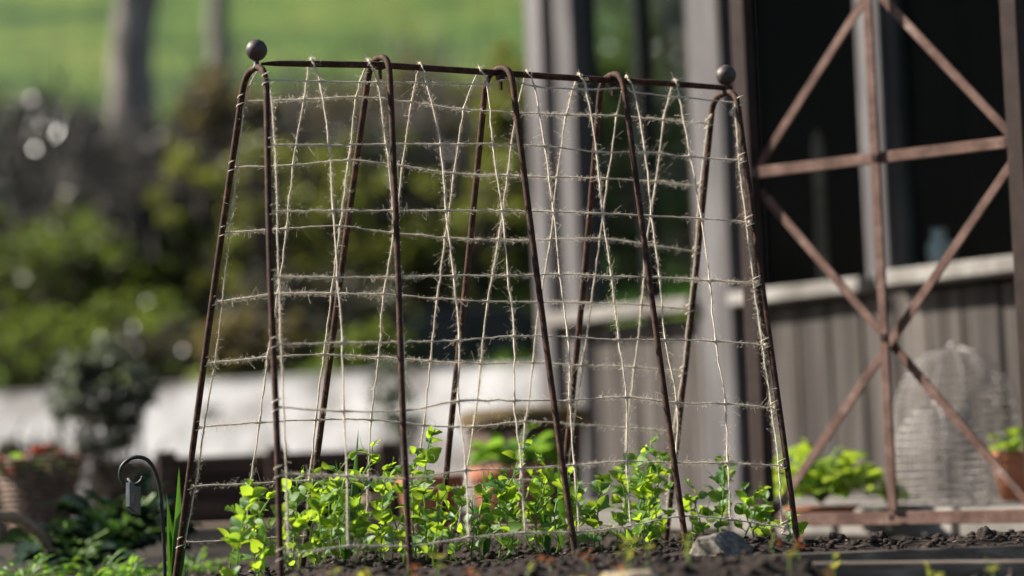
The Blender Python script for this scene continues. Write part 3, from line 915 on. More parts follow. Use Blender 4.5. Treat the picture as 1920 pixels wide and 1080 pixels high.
# rear, ends, floor, roof: the inside is closed and dark except for a rear window behind the first bay
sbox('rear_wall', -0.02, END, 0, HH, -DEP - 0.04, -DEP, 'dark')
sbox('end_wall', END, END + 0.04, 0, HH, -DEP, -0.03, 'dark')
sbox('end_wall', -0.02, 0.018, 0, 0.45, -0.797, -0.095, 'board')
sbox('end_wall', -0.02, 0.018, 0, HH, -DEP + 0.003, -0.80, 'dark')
sbox('end_post', -0.02, 0.018, 0.453, HH, -0.42, -0.37, 'dark')
sbox('end_post', -0.02, 0.018, 0.453, HH, -0.62, -0.57, 'planter')
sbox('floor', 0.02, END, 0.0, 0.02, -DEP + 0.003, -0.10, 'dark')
sbox('roof', -0.12, END + 0.1, HH + 0.002, HH + 0.05, -DEP - 0.12, 0.14, 'roof')

# things in the shed window
gb = thing('white_jug', sp(face_u(1715), SILL + 0.02, -0.10), 'small white jug on the sill inside the right shed window', 'jug')
MB().lathe(gb.location, [(0.022, 0), (0.03, 0.012), (0.031, 0.05), (0.018, 0.075), (0.017, 0.085), (0.022, 0.092)], 16).build('body', 'ceramic', gb, True)
c0 = V(gb.location)
MB().tube(smoothpath([c0 + su * 0.028 + V((0, 0, 0.055)), c0 + su * 0.05 + V((0, 0, 0.05)), c0 + su * 0.045 + V((0, 0, 0.025)), c0 + su * 0.029 + V((0, 0, 0.02))], 4), 0.004, 6).build('handle', 'ceramic', gb, True)
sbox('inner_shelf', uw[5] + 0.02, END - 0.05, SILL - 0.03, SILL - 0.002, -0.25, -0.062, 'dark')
dp = thing('dark_pot', sp(face_u(1612), SILL, -0.14), 'small dark flowerpot on the shelf inside the shed window', 'flowerpot')
MB().lathe(dp.location, [(0.026, 0), (0.036, 0.055), (0.041, 0.056), (0.042, 0.072), (0.034, 0.072), (0.03, 0.05)], 16).build('pot', 'black', dp, True)
sk = sp(face_u(1462), SILL, -0.16)
stk = thing('wooden_stake', sk, 'pale wooden stake leaning inside the dark shed window', 'stake')
MB().bevelbox(sk + V((0, 0, 0.19)), V((0.014, 0, 0)), V((0, 0.010, 0)), V((0, 0, 0.20)), 0.003).build('shaft', 'tan', stk)
MB().lathe(sk + V((0, 0, 0.39)), [(0.014, 0), (0.009, 0.015), (0.002, 0.03)], 4).build('point', 'tan', stk)

# pale paving in front of the shed
pv = []
rp = random.Random(4)
for i in range(9):
    for j in range(2):
        u0 = -0.1 + i * 0.36; o0 = 0.06 + j * 0.31
        c = sp(u0 + 0.175, -0.005 + rp.uniform(-0.004, 0.003), o0 + 0.15)
        pv.append((c, rp.uniform(-0.02, 0.02)))
slabs = thing('shed_paving', sp(1.2, -0.02, 0.4), 'strip of pale paving slabs along the foot of the shed', 'paving', kind='structure')
for c, a in pv:
    MB().bevelbox(c, su * 0.173, sn * 0.148, V((0, 0, 0.03)), 0.006).build('slab', 'paving', slabs)

# ------------------------------------------------------------------ willow cloches
def cloche(px, Y, wd, hgt, label):
    base = V((at(px, 850, Y).x, Y, 0.028))
    rt = thing('willow_cloche', base, label, 'cloche', 'dome cloches by the shed')
    R = wd / 2
    prof = lambda t: R * (1.0 if t < 0.38 else max(0, 1 - ((t - 0.38) / 0.625) ** 2.3) ** 0.5)
    nr = int(hgt / 0.0145)
    wv = MB()
    for i in range(nr):
        t = i / nr
        r = prof(t)
        n = 48
        wv.tube([base + V((cos(2 * pi * k / n) * (r + 0.0016 * (-1) ** (k + i)), sin(2 * pi * k / n) * (r + 0.0016 * (-1) ** (k + i)), t * hgt + rnd.uniform(-0.0007, 0.0007))) for k in range(n)], 0.0019, 5, closed=True)
    wv.build('weave', 'cloche', rt, True, kind='stuff')
    for k in range(12):
        a = 2 * pi * k / 12
        MB().tube([base + V((cos(a) * prof(t), sin(a) * prof(t), t * hgt)) for t in [q / 14 for q in range(15)]], 0.0014, 5).build('rib', 'cloche', rt, True)
    MB().ball(base + V((0, 0, hgt + 0.002)), 0.009, 10, 7).build('knob', 'cloche', rt, True)


cloche(1796, 5.45, 0.272, 0.325, 'tall grey woven dome cloche against the shed boards')
cloche(1762, 5.18, 0.185, 0.20, 'small grey woven dome cloche in front of the tall one')


# ------------------------------------------------------------------ potted and leafy plants (out of focus)
ROUND = {k: leafmesh('leaf', k, 0.95, 0.15, 0.3, 5, wave=0.03) for k in ('lime', 'green', 'kale', 'red', 'seedyellow', 'seedred')}
NARROW = {k: leafmesh('leaf', k, 0.42, 0.25, 0.5, 5) for k in ('green', 'kale', 'lime', 'seedyellow', 'seedred')}


def leafy(rt, centre, rx, ry, rz, n, size, key, seed, shape=ROUND, up=0.3, name='leaf'):
    """leaves on stalks spread over a mound; centre is relative to the plant's base"""
    rn = random.Random(seed); st = MB()
    for i in range(n):
        a = rn.random() * 2 * pi; e = rn.random() ** 0.6
        d = V((cos(a) * sqrt(1 - (1 - e) ** 2), sin(a) * sqrt(1 - (1 - e) ** 2), 1 - e))
        r = rn.uniform(0.55, 1.0)
        p = V(centre) + V((d.x * rx, d.y * ry, d.z * rz)) * r
        s = size * rn.uniform(0.7, 1.25)
        st.tube([V(centre) * 0.3, (V(centre) + p) / 2 + V((0, 0, 0.1 * rz)), p], size * 0.05, 4)
        link(name, shape[key], rt, frame(p, V((d.x, d.y, rn.uniform(-0.4, 0.6))), V((d.x * 0.4 + rn.gauss(0, 0.3), d.y * 0.4 + rn.gauss(0, 0.3), 1)), s))
    so = st.build('stalk', 'peastem', None); so.parent = rt
    so['kind'] = 'stuff'


def pot(px, Y, wd, hgt, label, mat='terra', z=None, name='terracotta_pot', rim=True, cat='flowerpot', group='pots behind the trellis'):
    base = V((at(px, 850, Y).x, Y, -0.01 if z is None else z))
    rt = thing(name, base, label, cat, group)
    R = wd / 2
    MB().lathe(base, [(R * 0.68, 0), (R * 0.93, hgt * 0.80), (R * 0.93, hgt * 0.9), (R * 0.86, hgt * 0.9), (R * 0.84, hgt * 0.82)], 28).build('body', mat, rt, True)
    if rim:
        MB().lathe(base, [(R * 0.935, hgt * 0.78), (R, hgt * 0.79), (R * 1.02, hgt * 0.98), (R * 0.98, hgt), (R * 0.88, hgt), (R * 0.87, hgt * 0.86)], 28).build('rim', mat, rt, True)
    so = MB().lathe(base, [(0.01, hgt * 0.84), (R * 0.85, hgt * 0.85), (R * 0.85, hgt * 0.86), (0.01, hgt * 0.88)], 20).build('soil', 'soil', rt)
    return rt, base, hgt


def plant_in(base, hgt, label, key, rx, rz, n, size, seed, cat='plant', shape=ROUND, name='potted_plant', low=0.3):
    rt = thing(name, V((base.x, base.y, hgt * 0.86 + base.z)), label, cat)
    leafy(rt, (0, 0, rz * low), rx, rx, rz * (1 - low), n, size, key, seed, shape)
    return rt


_, b0, h0 = pot(962, 5.35, 0.185, 0.15, 'terracotta pot of green leaves behind the middle of the trellis')
plant_in(b0, h0, 'mound of green leaves growing in the terracotta pot behind the trellis', 'green', 0.088, 0.10, 90, 0.034, 1)
_, b1, h1 = pot(806, 5.6, 0.15, 0.135, 'empty-looking terracotta pot between the second and third hoops')
_, b2, h2 = pot(700, 5.3, 0.07, 0.10, 'small narrow pale clay pot behind the peas', 'tan')
_, b3, h3 = pot(1905, 5.25, 0.10, 0.10, 'terracotta pot at the right edge beside the tall cloche', z=0.028)
plant_in(b3, h3, 'pale green plant in the right-hand terracotta pot', 'lime', 0.045, 0.06, 26, 0.03, 5)
# shallow orange dish with lime plant
_, b4, h4 = pot(1535, 5.15, 0.15, 0.035, 'shallow terracotta dish under the lime-green plant', z=0.0, rim=True, name='terracotta_dish')
plant_in(b4, h4, 'lime-green round-leaved plant behind the rusty base rail', 'lime', 0.095, 0.145, 120, 0.036, 2, low=0.25)
rt = thing('low_plant', V((at(1660, 850, 5.2).x, 5.2, 0.02)), 'small yellow-green plant behind the centre bar of the rusty panel', 'plant')
leafy(rt, (0, 0, 0.03), 0.035, 0.04, 0.07, 26, 0.03, 'lime', 12)
rt = thing('low_plant', V((at(1466, 850, 5.5).x, 5.5, 0.0)), 'pale green plant half hidden behind the rightmost trellis leg', 'plant')
leafy(rt, (0, 0, 0.04), 0.05, 0.05, 0.12, 30, 0.034, 'green', 14)

# mossy tub behind the green pot
tb = thing('mossy_tub', V((at(985, 850, 6.4).x, 6.4, -0.03)), 'low brown wooden tub with a mossy yellow rim behind the potted plant', 'tub')
MB().lathe(tb.location, [(0.13, 0), (0.15, 0.26), (0.14, 0.26), (0.13, 0.2)], 20).build('side', 'planter', tb, True)
MB().lathe(tb.location, [(0.148, 0.255), (0.16, 0.26), (0.165, 0.295), (0.14, 0.305), (0.05, 0.31)], 20).build('moss_rim', 'mossy', tb, True)

# ------------------------------------------------------------------ brown timber planter behind the trellis
pl0, pl1 = at(300, 850, 6.3), at(745, 850, 6.3)
plr = thing('timber_planter', V(((pl0.x + pl1.x) / 2, 6.3, -0.03)), 'long dark brown timber planter in front of the white wall', 'planter')
for j in range(3):
    z0 = 0.03 + j * 0.054
    MB().bevelbox(V(((pl0.x + pl1.x) / 2, 6.3, z0 + 0.026)), V(((pl1.x - pl0.x) / 2, 0, 0)), V((0, 0.015, 0)), V((0, 0, 0.025)), 0.004).build('board', 'planter', plr)
    MB().bevelbox(V(((pl0.x + pl1.x) / 2, 6.62, z0 + 0.026)), V(((pl1.x - pl0.x) / 2, 0, 0)), V((0, 0.015, 0)), V((0, 0, 0.025)), 0.004).build('board', 'planter', plr)
for x in (pl0.x + 0.02, at(522, 850, 6.3).x, pl1.x - 0.02):
    MB().bevelbox(V((x, 6.268, 0.105)), V((0.024, 0, 0)), V((0, 0.016, 0)), V((0, 0, 0.10)), 0.004).build('post', 'planter', plr)
MB().box(V(((pl0.x + pl1.x) / 2, 6.46, 0.08)), V(((pl1.x - pl0.x) / 2 - 0.002, 0, 0)), V((0, 0.143, 0)), V((0, 0, 0.07))).build('soil', 'soil', plr)
s0, s1 = at(340, 965, 5.75), at(560, 965, 5.75)
MB().bevelbox(V(((s0.x + s1.x) / 2, 5.75, 0.012)), V(((s1.x - s0.x) / 2, 0, 0)), V((0, 0.06, 0)), V((0, 0, 0.022)), 0.005).build('timber_step', 'tan', None, label='pale timber board lying in front of the brown planter', category='board')

# ------------------------------------------------------------------ white wall
wa, wb = -5.5, 1.6
wd_ = V((1, -0.45, 0)).normalized(); wn_ = V((-0.45, -1, 0)).normalized()
W0_ = V((-0.7, 9.0, 0))
wall = thing('white_wall', W0_, 'low whitewashed garden wall with sloping face across the back of the garden', 'wall')


def wp(x, z, o=0.0):
    """x along the wall by world x, face leaning back with height"""
    t = (x - W0_.x) / wd_.x
    return W0_ + wd_ * t + V((0, 0, z)) - wn_ * ((z + 0.1) * 0.55) + wn_ * o


def wall_x(px): 
    d = ray(px, 755); t = (W0_ - wn_ * 0.2 - CAM).dot(wn_) / d.dot(wn_)
    return (CAM + d * t).x


hx0, hx1, hz0, hz1, WT = wall_x(322), wall_x(360), 0.33, 0.38, 0.46
wm = MB()


def wcell(x0, x1, z0, z1, o0=0.0, o1=-0.4):
    vs = [wp(x, z, o) for o in (o0, o1) for x, z in ((x0, z0), (x1, z0), (x1, z1), (x0, z1))]
    wm.add(vs, [(0, 1, 2, 3), (7, 6, 5, 4), (0, 4, 5, 1), (1, 5, 6, 2), (2, 6, 7, 3), (3, 7, 4, 0)])


wcell(wa, hx0, -0.1, WT); wcell(hx1, wb, -0.1, WT); wcell(hx0, hx1, -0.1, hz0); wcell(hx0, hx1, hz1, WT)
wm.build('render_coat', 'white', wall)
wm = MB(); wcell(hx0 + 0.001, hx1 - 0.001, hz0 + 0.001, hz1 - 0.001, -0.012, -0.3); wm.build('vent_shade_fill', 'black', wall)  # black block just behind the face, painting in the shade of the vent hole
rw = random.Random(8)
x = wa
while x < wb:
    l = rw.uniform(0.4, 0.62)
    c = wp(x + l / 2 * wd_.x, WT + 0.010 + rw.uniform(-0.003, 0.005), -0.215 + rw.uniform(-0.006, 0.006))
    MB().bevelbox(c, wd_ * (l / 2 - 0.004), wn_ * 0.19, (0, 0, 0.0095), 0.006).build('coping_stone', 'white', wall)
    x += l * wd_.x
# dark bins on the terrace behind the wall
for k, (px, wd, hh) in enumerate(((815, 0.14, 0.17), (895, 0.2, 0.22), (985, 0.16, 0.19))):
    c = V((at(px, 640, 10.2).x, 10.2 + 0.1 * k, hillz(0, 10.2) - 0.02))
    bn = thing('dark_trough', c, ('left', 'largest, middle', 'right')[k] + ' one of three dark blue-black planting troughs above the white wall', 'trough', 'dark troughs above the wall')
    MB().add([c + V((sx * wd * f, sy * 0.12 * f, z)) for z, f in ((0, 0.85), (hh, 1.0)) for sx, sy in ((-1, -1), (1, -1), (1, 1), (-1, 1))],
             [(3, 2, 1, 0), (0, 1, 5, 4), (1, 2, 6, 5), (2, 3, 7, 6), (3, 0, 4, 7), (4, 5, 6, 7)]).build('body', 'navy', bn)
    MB().bevelbox(c + V((0, 0, hh + 0.012)), (wd * 1.06, 0, 0), (0, 0.13, 0), (0, 0, 0.011), 0.004).build('rim', 'navy', bn)


# ------------------------------------------------------------------ shrubs, hedge and trees
def leaf_cloud(mb, c, rad, n, size, rn, shell=0.5, face=None):
    for _ in range(n):
        d = V((rn.gauss(0, 1), rn.gauss(0, 1), rn.gauss(0, 1))).normalized() * (shell + (1 - shell) * rn.random())
        p = c + V((d.x * rad[0], d.y * rad[1], d.z * rad[2]))
        y = V((rn.gauss(0, 1), rn.gauss(0, 1), rn.gauss(0, 0.7))).normalized()
        x = y.orthogonal().normalized(); x = Matrix.Rotation(rn.random() * 6.3, 3, y) @ x
        if face is not None:                     # leaves held up and outward to the light
            nn = (face + V((rn.gauss(0, 0.5), rn.gauss(0, 0.5), rn.gauss(0, 0.5)))).normalized()
            y = (y - nn * y.dot(nn)).normalized(); x = y.cross(nn)
        s = size * rn.uniform(0.6, 1.3)
        nz = x.cross(y) * s * 0.12
        mb.add([p, p + y * s * 0.5 + x * s * 0.3 + nz, p + y * s, p + y * s * 0.5 - x * s * 0.3 + nz], [(0, 1, 2), (0, 2, 3)])


def shrub(name, px, Y, ytop, ybot, halfw, mat, label, clumps=40, leaves=90, size=0.05, seed=0, stem=True, cat='shrub', group=None, depth=0.8, clr=0.2, basez=None, twigs=2, stemr=1.0, twigmat='twig'):
    rn = random.Random(seed + 100)
    top, bot = at(px, ytop, Y), at(px, ybot, Y)
    hw = halfw / FPX * Y
    bz = hillz(top.x, Y) if Y > 9.2 else 0.0
    if basez is not None: bz = basez
    base = V((top.x, Y, bz))
    rt = thing(name, base, label, cat, group)
    cz, hz = (top.z + bot.z) / 2, (top.z - bot.z) / 2
    fol, tw = MB(), MB()
    for k in range(clumps):
        while True:
            d = V((rn.uniform(-1, 1), rn.uniform(-1, 1), rn.uniform(-1, 1)))
            if d.length < 1: break
        c = V((top.x + d.x * hw, Y + d.y * hw * depth, cz + d.z * hz))
        r = clr * min(hw, hz) * rn.uniform(0.7, 1.4)
        leaf_cloud(fol, c, (r * 1.3, r * 1.3, r), leaves, size, rn, 0.25, V((-0.4, -0.5, 0.6)) if mat == 'h_grey' else None)
        if stem:
            st = base + V((rn.gauss(0, 0.08), rn.gauss(0, 0.05), -0.05))
            m1 = st + (c - st) * 0.5 + V((rn.gauss(0, 0.12) * hw, rn.gauss(0, 0.1) * hw, hz * 0.15))
            tw.tube([st, m1, c], [(0.018 * hw + 0.004) * stemr, (0.010 * hw + 0.003) * stemr, 0.003 * stemr], 4, False)
            for _ in range(twigs):
                e2 = c + V((rn.gauss(0, 1), rn.gauss(0, 1), rn.gauss(0.3, 1))) * r * 1.6
                tw.tube([c + (m1 - c) * rn.random() * 0.5, (c + e2) / 2 + V((rn.gauss(0, .1), 0, rn.gauss(0, .1))) * r, e2], [0.006 * stemr, 0.004 * stemr, 0.002 * stemr], 3, False)
    fol.build('foliage', mat, rt, kind='stuff')
    if stem: tw.build('branches', twigmat, rt)
    return rt


HG = 'hedge shrubs on the bank'
# loose yellow-green sprays nearest the wall
shrub('spring_shrub', 430, 11.9, 230, 580, 150, 'h_yellow', 'loose spring shrub with yellow-green sprays left of the leftmost hoop', 30, 26, 0.05, 50, group=HG, clr=0.14, stemr=0.6)
shrub('spring_shrub', 640, 11.9, 240, 600, 140, 'h_yellow', 'loose spring shrub with yellow-green sprays behind the second hoop', 30, 26, 0.05, 51, group=HG, clr=0.14, stemr=0.6)
shrub('spring_shrub', 860, 11.9, 250, 620, 150, 'h_yellow', 'loose spring shrub with yellow-green sprays behind the third hoop', 34, 26, 0.05, 52, group=HG, clr=0.14, stemr=0.6)
shrub('spring_shrub', 90, 11.9, 300, 620, 170, 'h_green', 'loose green shrub before the glinting laurel at the far left', 26, 24, 0.05, 53, group=HG, clr=0.14, stemr=0.6)
# bare twiggy shrubs
shrub('bare_shrub', 190, 12.4, 230, 600, 200, 'h_grey', 'bare grey-brown twiggy shrub below the leaning trunk', 45, 3, 0.05, 40, group=HG, twigs=8, stemr=1.2, twigmat='bark', clr=0.3)
shrub('bare_shrub', 540, 12.6, 180, 560, 170, 'h_olive', 'bare twiggy shrub behind the leftmost hoop', 60, 4, 0.05, 41, group=HG, twigs=8, stemr=1.2, twigmat='bark', clr=0.3)
shrub('bare_shrub', 800, 12.9, 170, 560, 170, 'h_olive', 'bare twiggy shrub between the second and third hoops', 60, 4, 0.05, 42, group=HG, twigs=8, stemr=1.2, twigmat='bark', clr=0.3)
# dense dark rear row
shrub('dark_shrub', 60, 14.6, 195, 640, 300, 'h_dark', 'dark evergreen shrub at the far left of the hedge', 190, 60, 0.07, 1, group=HG, clr=0.17)
shrub('dark_shrub', 330, 14.9, 215, 640, 280, 'h_dark', 'dark evergreen shrub around the grey tree trunk', 190, 60, 0.07, 2, group=HG, clr=0.17)
shrub('brown_shrub', 560, 14.7, 165, 640, 250, 'h_olive', 'brown twiggy shrub behind the left end of the trellis', 190, 55, 0.06, 3, group=HG, clr=0.17, twigs=4)
shrub('brown_shrub', 790, 14.9, 130, 640, 260, 'h_olive', 'olive brown shrub behind the middle of the trellis', 190, 60, 0.06, 4, group=HG, clr=0.17, twigs=4)
shrub('dark_shrub', 700, 14.2, 280, 680, 330, 'h_dark', 'dark low evergreen under the olive brown shrub', 190, 60, 0.07, 5, group=HG, clr=0.17)
shrub('brown_shrub', 990, 14.8, 120, 660, 200, 'h_olive', 'brownish shrub beside the shed corner', 150, 60, 0.06, 6, group=HG, clr=0.17, twigs=4)
# grey glinting and coloured front row
shrub('glossy_shrub', 70, 12.8, 190, 480, 170, 'h_grey', 'glossy grey-leaved laurel catching glints at the far left', 110, 18, 0.07, 7, group=HG, twigs=4)
shrub('glossy_shrub', 235, 13.0, 250, 560, 120, 'h_grey', 'greyish shrub in front of the leaning trunk', 90, 14, 0.07, 8, group=HG, twigs=4)
shrub('glossy_shrub', 640, 13.0, 230, 600, 230, 'h_grey', 'sparse grey glinting shrub behind the second hoop', 130, 10, 0.07, 22, group=HG, twigs=3)
shrub('green_shrub', 60, 12.2, 370, 700, 190, 'h_green', 'mid green shrub low down at the left edge', 70, 42, 0.055, 9, group=HG, clr=0.16)
shrub('yellow_shrub', 340, 12.9, 260, 480, 110, 'h_yellow', 'yellow-green shrub left of the leftmost hoop', 34, 38, 0.055, 10, group=HG, clr=0.17)
shrub('tawny_shrub', 420, 12.6, 130, 300, 100, 'h_olive', 'tawny shrub just left of the ball finial', 34, 34, 0.055, 11, group=HG)
shrub('green_shrub', 370, 12.3, 400, 640, 130, 'h_green', 'green shrub low down left of the leftmost rear leg', 46, 36, 0.055, 12, group=HG, clr=0.16)
shrub('green_shrub', 690, 12.8, 235, 390, 120, 'h_green', 'green leafy shrub showing between first and second hoops', 36, 36, 0.055, 13, group=HG)
shrub('yellow_shrub', 700, 12.4, 420, 600, 120, 'h_yellow', 'low yellow-green shrub seen through the net near the second hoop', 36, 34, 0.055, 14, group=HG)
shrub('green_shrub', 850, 12.6, 400, 650, 140, 'h_green', 'low green shrub seen through the net near the third hoop', 50, 38, 0.055, 15, group=HG)
shrub('yellow_shrub', 965, 12.5, 50, 600, 75, 'h_yellow', 'tall narrow yellow-green shrub beside the shed corner', 70, 36, 0.055, 16, group=HG)
shrub('green_shrub', 240, 11.4, 540, 720, 170, 'h_green', 'low green shrub on the lawn behind the silver bush', 50, 34, 0.05, 17, group=HG, clr=0.17)
shrub('dark_shrub', 600, 11.0, 500, 720, 200, 'h_dark', 'low dark shrub above the white wall', 90, 40, 0.06, 18, group=HG, clr=0.17)
shrub('edge_plant', 470, 10.3, 590, 715, 110, 'h_olive', 'low brown plant on the wall top left of the dark troughs', 50, 34, 0.045, 23, group=HG, clr=0.17)
shrub('edge_plant', 690, 10.1, 610, 705, 100, 'h_green', 'low green plant on the wall top beside the dark troughs', 40, 34, 0.045, 24, group=HG, clr=0.17)
shrub('edge_plant', 60, 10.6, 600, 720, 150, 'h_green', 'low loose green plant on the wall top at the left edge', 40, 30, 0.045, 25, group=HG, clr=0.15)
shrub('edge_plant', 300, 10.5, 600, 712, 110, 'h_dark', 'low dark plant on the wall top behind the silver bush', 40, 30, 0.045, 26, group=HG, clr=0.15)
# seen through the shed's first window
shrub('green_shrub', 1180, 12.6, 20, 600, 100, 'h_green', 'green shrub seen through the shed glass', 50, 80, 0.05, 19, group=HG)
shrub('glossy_shrub', 1290, 13.2, 0, 600, 110, 'h_grey', 'greyish shrub seen through the shed glass', 50, 70, 0.05, 20, group=HG)
shrub('dark_shrub', 1240, 14.6, -80, 620, 240, 'h_dark', 'dark evergreen behind the shed', 70, 110, 0.06, 21, group=HG, clr=0.26)
# low dark planting along the foot of the wall
shrub('box_bush', 40, 7.4, 838, 980, 110, 'h_dark', 'low dark bush behind the flower basket', 50, 40, 0.035, 33, basez=-0.03, clr=0.2)
shrub('box_bush', 250, 7.2, 862, 985, 75, 'h_dark', 'low dark bush between the silver bush and the brown planter', 40, 40, 0.035, 34, basez=-0.03, clr=0.2)
# silver bushes in front of the wall
shrub('silver_bush', 185, 7.0, 640, 860, 96, 'h_silver', 'round silver-green bush on a thin stem before the white wall', 75, 24, 0.028, 30, basez=0.0, clr=0.16, stemr=0.4)
shrub('wispy_bush', 735, 7.6, 660, 850, 55, 'h_silver', 'wispy grey-green bush before the white wall, right of the second hoop', 24, 18, 0.028, 31, basez=0.0, clr=0.17, stemr=0.35)


def tree(px0, py0, px1, py1, Y, r0, label, seed, lean):
    rn = random.Random(seed)
    a, b = at(px0, py0, Y), at(px1, py1, Y)
    base = V((a.x, Y, hillz(a.x, Y) - 0.1))
    rt = thing('bare_tree', base, label, 'tree', 'trees on the hillside')
    top = b + (b - a).normalized() * 2.2 + V((lean, 0, 0))
    pts = smoothpath([base, a, (a + b) / 2 + V((rn.gauss(0, 0.03), 0, 0)), b, top], 5)
    MB().tube(pts, [r0 * 1.25 * (1 - 0.55 * k / (len(pts) - 1)) for k in range(len(pts))], 12).build('trunk', 'bark', rt, True)
    cr = MB(); lf = MB()
    for k in range(16):
        s = pts[-1] + (pts[-6] - pts[-1]) * rn.random()
        d = V((rn.gauss(0, 1), rn.gauss(0, 1), abs(rn.gauss(0.7, 0.4)))).normalized()
        e = s + d * rn.uniform(1.0, 2.0); mdl = (s + e) / 2 + V((rn.gauss(0, .1), rn.gauss(0, .1), 0.15))
        cr.tube([s, mdl, e], [r0 * 0.35, r0 * 0.2, r0 * 0.06], 5, False)
        for q in range(5):
            s2 = mdl + (e - mdl) * rn.random()
            e2 = s2 + (d + V((rn.gauss(0, .7), rn.gauss(0, .7), rn.gauss(0.2, .5)))).normalized() * rn.uniform(0.4, 0.9)
            cr.tube([s2, e2], [r0 * 0.12, r0 * 0.03], 4, False)
            leaf_cloud(lf, e2, (0.25, 0.25, 0.2), 14, 0.05, rn, 0.2)
    cr.build('limbs', 'bark', rt, True)
    lf.build('crown', 'h_green', rt, kind='stuff')


tree(205, 520, 262, -20, 13.6, 0.15, 'thick grey tree trunk leaning right at the top left', 1, 0.3)
tree(380, 230, 412, -20, 17.5, 0.095, 'thinner blue-grey tree trunk right of the thick one', 2, 0.1)

# grass tufts along the top of the wall bank
gr = MB(); rg = random.Random(21)
for _ in range(5200):
    x, y = rg.uniform(-3.4, 1.2), rg.uniform(9.35, 13.6)
    z = hillz(x, y); hgt = rg.uniform(0.03, 0.11)
    d = V((rg.gauss(0, 0.3), rg.gauss(0, 0.3), 1)).normalized() * hgt
    s = V((rg.gauss(0, 1), rg.gauss(0, 1), 0)).normalized() * 0.006
    p = V((x, y, z - 0.01))
    gr.add([p - s, p + s, p + d * 0.6 + s * 0.7, p + d], [(0, 1, 2), (0, 2, 3)])
gr.build('bank_grass', 'grassblade', None, kind='stuff', label='grass tufts on the bank above the white wall', category='grass')

# ------------------------------------------------------------------ bottom left corner
bk = V((at(72, 850, 5.7).x, 5.7, 0.03))
bsk = thing('willow_basket', bk, 'brown woven basket of red flowers at the left edge', 'basket')
prof = lambda t: 0.058 + 0.036 * t
wv = MB()
for i in range(15):
    t = i / 14; r = prof(t)
    wv.tube([bk + V((cos(2 * pi * k / 36) * (r + 0.003 * (-1) ** (k + i)), sin(2 * pi * k / 36) * (r + 0.003 * (-1) ** (k + i)), t * 0.165)) for k in range(36)], 0.0048, 5, closed=True)
wv.build('weave', 'wicker', bsk, True, kind='stuff')
for k in range(12):
    a = 2 * pi * k / 12
    MB().tube([bk + V((cos(a) * prof(t), sin(a) * prof(t), t * 0.173)) for t in (0, 0.5, 1)], 0.004, 5).build('stake', 'wicker', bsk, True)
MB().lathe(bk, [(0.01, 0.11), (0.085, 0.115), (0.085, 0.12), (0.01, 0.13)], 18).build('soil', 'soil', bsk)
fl = thing('red_flowers', bk + V((0, 0, 0.12)), 'red and orange flowers with green leaves filling the willow basket', 'flowers')
leafy(fl, (0, 0, 0.01), 0.085, 0.08, 0.05, 50, 0.034, 'green', 40)
leafy(fl, (0.0, 0, 0.025), 0.10, 0.08, 0.055, 26, 0.034, 'red', 41, name='petal')

hp = thing('bent_hazel_hoop', V((at(20, 1080, 4.75).x, 4.75, -0.06)), 'pale bent hazel hoop stuck in the soil at the left edge', 'hoop')
hpts = [at(x, y, 4.75 + 0.0012 * (x - 20)) for x, y in ((-95, 1110), (-92, 1050), (-70, 995), (-30, 972), (15, 969), (55, 984), (85, 1014), (103, 1055), (110, 1110))]
MB().tube(smoothpath(hpts, 5), 0.0105, 8).build('rod', 'hazel', hp, True)
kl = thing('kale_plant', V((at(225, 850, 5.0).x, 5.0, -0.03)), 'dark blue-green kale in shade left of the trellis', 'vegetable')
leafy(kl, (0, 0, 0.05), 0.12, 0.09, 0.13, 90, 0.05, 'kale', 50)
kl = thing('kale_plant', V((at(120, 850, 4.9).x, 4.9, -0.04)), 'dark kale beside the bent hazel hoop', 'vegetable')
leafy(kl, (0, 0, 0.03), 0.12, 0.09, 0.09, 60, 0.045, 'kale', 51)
for k, (px, Y, w_, h_, lb) in enumerate((
        (40, 4.55, 0.07, 0.045, 'bright green seedling clump at the bottom left corner'),
        (180, 4.6, 0.05, 0.05, 'green seedling clump below the slate tag'),
        (235, 4.5, 0.035, 0.03, 'small green seedling clump left of the iron hook'),
        (355, 4.7, 0.05, 0.035, 'green seedling clump right of the leftmost rear leg'))):
    rt = thing('leafy_seedling', V((at(px, 850, Y).x, Y, -0.055)), lb, 'plant', 'seedling clumps')
    leafy(rt, (0, 0, 0.02), w_ * 1.3, 0.07, h_ * 1.5, 60, 0.022, 'green', 60 + k, NARROW)

# ------------------------------------------------------------------ stones, boards and foreground
def rock(name, c, r, sq, mat, label, seed, cuts):
    b = MB().ball(c, r, 26, 18, 0.16, sq, seed)
    rn = random.Random(seed)
    vs = []
    for p in b.v:
        q = V(p) - V(c)
        for n_, d_ in cuts:                       # flatten along planes: broken faces
            n_ = V(n_).normalized(); e_ = q.dot(n_) - d_
            if e_ > 0: q -= n_ * e_ * 0.92
        q += q.normalized() * 0.002 * noise.noise(q * 90)
        vs.append(tuple(q + V(c)))
    b.v = vs
    return b.build(name, mat, None, False, label=label, category='stone')


